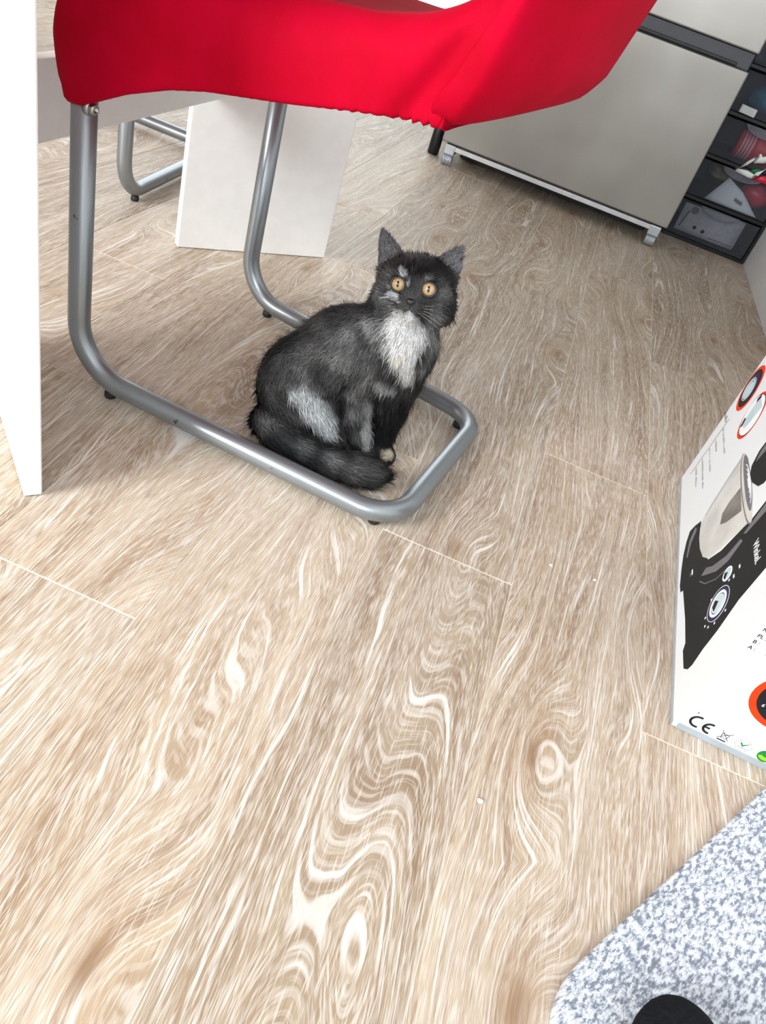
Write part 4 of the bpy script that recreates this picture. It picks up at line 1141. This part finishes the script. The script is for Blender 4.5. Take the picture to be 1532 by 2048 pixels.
# fur: combed ribbons rooted on the body
def build_fur(N):
    tri = np.concatenate([KF[:, [0, 1, 2]], KF[:, [0, 2, 3]]])
    a, b, c = KV[tri[:, 0]], KV[tri[:, 1]], KV[tri[:, 2]]
    ar = np.linalg.norm(np.cross(b - a, c - a), axis=1)
    cen = (a + b + c) / 3
    hq = (cen - HC) @ HB.T
    inhead = np.linalg.norm(hq, axis=1) < 0.062
    dens = np.where(inhead, 1.6, 1.0)
    dens *= np.where(cen[:, 2] < 0.004, 0.05, 1.0)
    pick = RNG.choice(len(tri), N, p=ar * dens / (ar * dens).sum())
    u = RNG.random(N); v = RNG.random(N); s = u + v > 1; u[s] = 1 - u[s]; v[s] = 1 - v[s]
    P = a[pick] + (b - a)[pick] * u[:, None] + (c - a)[pick] * v[:, None]
    Nn = KN[tri[pick, 0]] * (1 - u - v)[:, None] + KN[tri[pick, 1]] * u[:, None] + KN[tri[pick, 2]] * v[:, None]
    Nn /= np.linalg.norm(Nn, axis=1)[:, None] + 1e-9
    # combing directions from a handful of bones
    bones = [((-0.224, 0.848, 0.06), (-0.5, -0.25, -0.9)), ((-0.20, 0.865, 0.115), (-0.65, -0.35, -0.75)), ((-0.165, 0.88, 0.14), (-0.35, -0.15, -0.95)),
             ((-0.128, 0.885, 0.155), (-0.05, -0.1, -1)), ((-0.125, 0.88, 0.11), (0.0, -0.1, -1)), ((-0.19, 0.815, 0.055), (0.45, 0.0, -0.8)),
             ((-0.150, 0.858, 0.06), (0.2, 0.0, -1)), ((-0.107, 0.884, 0.06), (0.1, -0.1, -1)), ((-0.10, 0.865, 0.01), (0.5, -0.8, -0.2)), ((-0.12, 0.85, 0.01), (0.6, -0.6, -0.2))]
    for i in range(len(TAIL) - 1): bones.append((tuple((np.array(TAIL[i]) + np.array(TAIL[i + 1])) / 2), tuple(np.array(TAIL[i + 1]) - np.array(TAIL[i]))))
    D = np.zeros_like(P); W = np.zeros(N)
    for p, d in bones:
        d = np.array(d, float); d /= np.linalg.norm(d)
        w = 1 / (np.linalg.norm(P - np.array(p), axis=1) ** 4 + 1e-7)
        D += w[:, None] * d; W += w
    D /= W[:, None]
    hq = (P - HC) @ HB.T
    nose = np.array([0, -0.012, 0.045])
    hd = hq - nose; hd /= np.linalg.norm(hd, axis=1)[:, None]
    hdw = hd @ HB
    wh = np.clip((0.066 - np.linalg.norm(hq - np.array([0, 0.004, 0]), axis=1)) / 0.016, 0, 1)[:, None]
    D = D * (1 - wh) + hdw * wh
    ear = np.zeros(N, bool); earin = np.zeros(N, bool)
    for e in EARS:
        p = (hq - np.array(e['b'])) @ e['B'].T
        m_ = (p[:, 1] > 0.008) & (np.abs(p[:, 0]) < 0.03) & (np.abs(p[:, 2]) < 0.016) & (np.linalg.norm(hq - np.array([0, 0.004, -0.004]), axis=1) > 0.043)
        ear |= m_
        nl = (Nn @ HB.T) @ e['B'].T
        earin |= m_ & (nl[:, 2] > 0.35)
        D[m_] = (e['B'][1] * 0.9 + e['B'][0] * 0.25) @ HB
    D += RNG.normal(size=D.shape) * 0.16
    D -= Nn * (D * Nn).sum(1)[:, None]
    D /= np.linalg.norm(D, axis=1)[:, None] + 1e-9
    # lengths
    L = np.full(N, 0.0105)
    L = np.where(wh[:, 0] > 0.5, 0.0062, L)
    face = np.linalg.norm(hq - np.array([0, -0.010, 0.040]), axis=1)
    L = np.where(face < 0.030, 0.0030 + 0.0018 * np.clip((face - 0.012) / 0.018, 0, 1), L)
    L = np.where(ear, np.where(earin, 0.0065, 0.0030), L)
    L = np.where((P[:, 2] < 0.03) & (P[:, 0] > -0.155) & (P[:, 1] > 0.84), 0.0035, L)
    dt = np.min([np.linalg.norm(P - np.array(t), axis=1) for t in TAIL], axis=0)
    L = np.where(dt < 0.024, 0.0130, L)
    ch = np.linalg.norm(P - np.array([-0.125, 0.85, 0.16]), axis=1)
    L = np.where(ch < 0.045, 0.0125, L)
    stray = RNG.random(N) < 0.07
    L *= RNG.uniform(0.7, 1.15, N) * np.where(stray & (L > 0.004), 1.5, 1.0)
    keep = np.ones(N, bool)
    for ex in EYES:
        keep &= np.linalg.norm(hq - (np.array(ex) + np.array([0, 0, 0.006])), axis=1) > 0.0104
    keep &= np.linalg.norm((hq - np.array([0, -0.0130, 0.0435])) / np.array([1.0, 0.8, 1.6]), axis=1) > 0.0048
    P, Nn, D, L, ear, earin, wh, stray = P[keep], Nn[keep], D[keep], L[keep], ear[keep], earin[keep], wh[keep], stray[keep]
    N = len(P)
    lift = np.where(wh[:, 0] > 0.5, 0.30, 0.36) + RNG.normal(size=N) * 0.10
    lift = np.where(ear, 0.25, np.where(stray, lift + 0.35, lift))
    side = np.cross(D, Nn); side += RNG.normal(size=side.shape) * 0.15; side /= np.linalg.norm(side, axis=1)[:, None]
    wd = np.where(L < 0.005, 0.00030, 0.00042)[:, None]
    mid = P + (D * 0.5 + Nn * lift[:, None] * 0.62) * L[:, None]
    tip = P + (D * 1.0 + Nn * lift[:, None] * 0.80) * L[:, None]
    tip[:, 2] = np.maximum(tip[:, 2], 0.0008); mid[:, 2] = np.maximum(mid[:, 2], 0.0012)
    root = P - Nn * 0.0004
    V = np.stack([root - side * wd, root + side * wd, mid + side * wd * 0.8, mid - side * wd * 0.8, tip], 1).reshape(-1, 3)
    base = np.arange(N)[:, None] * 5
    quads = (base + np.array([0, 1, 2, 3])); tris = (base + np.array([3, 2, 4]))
    C = coat(P)
    C = np.where(ear[:, None], np.where(earin[:, None], np.array([0.13, 0.125, 0.13]), np.array([0.020, 0.020, 0.022])), C)
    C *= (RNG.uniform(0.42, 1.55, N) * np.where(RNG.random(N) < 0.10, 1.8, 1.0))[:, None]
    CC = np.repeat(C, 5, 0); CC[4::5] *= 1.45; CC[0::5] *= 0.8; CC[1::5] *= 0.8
    CC = np.clip(CC, 0, 0.9)
    me = bpy.data.meshes.new('fur')
    me.vertices.add(len(V)); me.vertices.foreach_set('co', (V - np.array(KO)).ravel())
    nl = 7 * N
    me.loops.add(nl); me.polygons.add(2 * N)
    li = np.concatenate([quads, tris], 1).ravel()
    me.loops.foreach_set('vertex_index', li.astype(np.int32))
    st = (np.arange(N)[:, None] * 7 + np.array([0, 4])).ravel()
    me.polygons.foreach_set('loop_start', st.astype(np.int32))
    me.polygons.foreach_set('use_smooth', np.ones(2 * N, bool))
    me.update(calc_edges=True)
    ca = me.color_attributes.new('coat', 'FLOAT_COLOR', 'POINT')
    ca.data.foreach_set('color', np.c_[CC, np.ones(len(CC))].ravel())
    nn = np.repeat(Nn * 0.9 + 0.35 * D, 5, 0); nn /= np.linalg.norm(nn, axis=1)[:, None]
    me.normals_split_custom_set_from_vertices(nn.tolist())
    o = mobj('fur', me, MAT['fur'], kit); o['kind'] = 'stuff'
    return o
build_fur(120000)

# eyes
def eye_mat():
    t = NT('amber_eye')
    sep = t.n('ShaderNodeSeparateXYZ'); t.t.links.new(t.obj(), sep.inputs[0])
    x, y = sep.outputs[0], sep.outputs[1]
    r = t.math('SQRT', t.math('ADD', t.math('MULTIPLY', x, x), t.math('MULTIPLY', y, y)))
    px = t.math('DIVIDE', x, 0.0018); py = t.math('DIVIDE', y, 0.0040)
    pr = t.math('ADD', t.math('MULTIPLY', px, px), t.math('MULTIPLY', py, py))
    nz = t.noise(t.obj(), 700, 3)
    iris = t.mix(t.ramp(r, 0.0025, 0.0078), (0.44, 0.305, 0.145), (0.36, 0.215, 0.085))
    iris = t.mix(t.ramp(nz, 0.35, 0.7, 0.0, 0.45), iris, (0.60, 0.46, 0.26))
    c = t.mix(t.ramp(r, 0.0074, 0.0086), iris, (0.03, 0.014, 0.008))
    c = t.mix(t.ramp(pr, 0.75, 1.15, 1.0, 0.0), c, (0.004, 0.004, 0.005))
    return t.set(**{'Base Color': c, 'Roughness': 0.25, 'Coat Weight': 1.0, 'Coat Roughness': 0.02, 'Specular IOR Level': 0.5})
MAT['eye'] = eye_mat()
MAT['noseskin'] = plain('black_nose_leather', (0.010, 0.009, 0.010), 0.45, scale=800, bump=0.3)
MAT['lid'] = plain('dark_eyelid', (0.010, 0.009, 0.009), 0.45)
MAT['whisker'] = plain('white_whisker', (0.75, 0.75, 0.73), 0.4)
hm = Matrix([[HR[i], HU[i], HF[i], 0] for i in range(3)] + [[0, 0, 0, 1]])
def hloc(x, y, z): return Vector(hp3(x, y, z)) - KO
for ex in EYES:
    bm = bmesh.new(); bmesh.ops.create_uvsphere(bm, u_segments=32, v_segments=20, radius=ER)
    for v in bm.verts:                                      # slight corneal bulge
        rr_ = math.hypot(v.co.x, v.co.y)
        if v.co.z > 0 and rr_ < 0.007: v.co.z += 0.0010 * (1 - (rr_ / 0.007) ** 2)
    eo = from_bm('eye', bm, MAT['eye'], kit, True)
    eo.matrix_local = Matrix.Translation(hloc(*ex)) @ hm
    eo['label'] = 'round amber eye with slit pupil'
    pts = []
    for k in range(33):
        a = 2 * PI * k / 32
        pts.append((0.0091 * math.cos(a), 0.0088 * math.sin(a) - (0.0004 if math.sin(a) > 0 else 0.0), 0.0066 - 0.0006 * abs(math.cos(a))))
    V, F = sweep(pts, 0.00155, 8, False)
    part('eyelid', V, F, MAT['lid'], eo, True)
# nose, mouth line
bm = bmesh.new(); bmesh.ops.create_icosphere(bm, subdivisions=3, radius=1.0)
for v in bm.verts:
    wx = 0.0060 * (1 + 0.40 * v.co.y); v.co = Vector((v.co.x * wx, v.co.y * 0.0045, v.co.z * 0.0042))
no = from_bm('nose', bm, MAT['noseskin'], kit, True); no.matrix_local = Matrix.Translation(hloc(0, -0.0135, 0.0398)) @ hm
V, F = sweep([(-0.0115, -0.0290, 0.0325), (-0.007, -0.0268, 0.0385), (-0.003, -0.0240, 0.0408), (0.0, -0.0215, 0.0408), (0.003, -0.0240, 0.0408), (0.007, -0.0268, 0.0385), (0.0115, -0.0290, 0.0325)], [0.0004, 0.0008, 0.0009, 0.0009, 0.0009, 0.0008, 0.0004], 8)
mo = part('mouth', V, F, MAT['noseskin'], kit, True); mo.matrix_local = Matrix.Translation(hloc(0, 0, 0)) @ hm
V, F = sweep([(0, -0.0165, 0.0418), (0, -0.0190, 0.0418), (0, -0.0218, 0.0408)], [0.0006, 0.0007, 0.0007], 8)
mo = part('philtrum', V, F, MAT['noseskin'], kit, True); mo.matrix_local = Matrix.Translation(hloc(0, 0, 0)) @ hm
rw = random.Random(2)
for s in (-1, 1):
    for k in range(5):
        y0 = -0.0175 - 0.0018 * k; pts = []
        for i in range(7):
            t = i / 6
            pts.append((s * (0.011 + 0.036 * t), y0 + (0.010 - 0.0065 * k) * t - 0.006 * t * t, 0.039 - 0.022 * t))
        V, F = sweep(pts, [0.00012 * (1 - 0.8 * i / 6) for i in range(7)], 5)
        wk = part('whisker', V, F, MAT['whisker'], kit); wk.matrix_local = Matrix.Translation(hloc(0, 0, 0)) @ hm
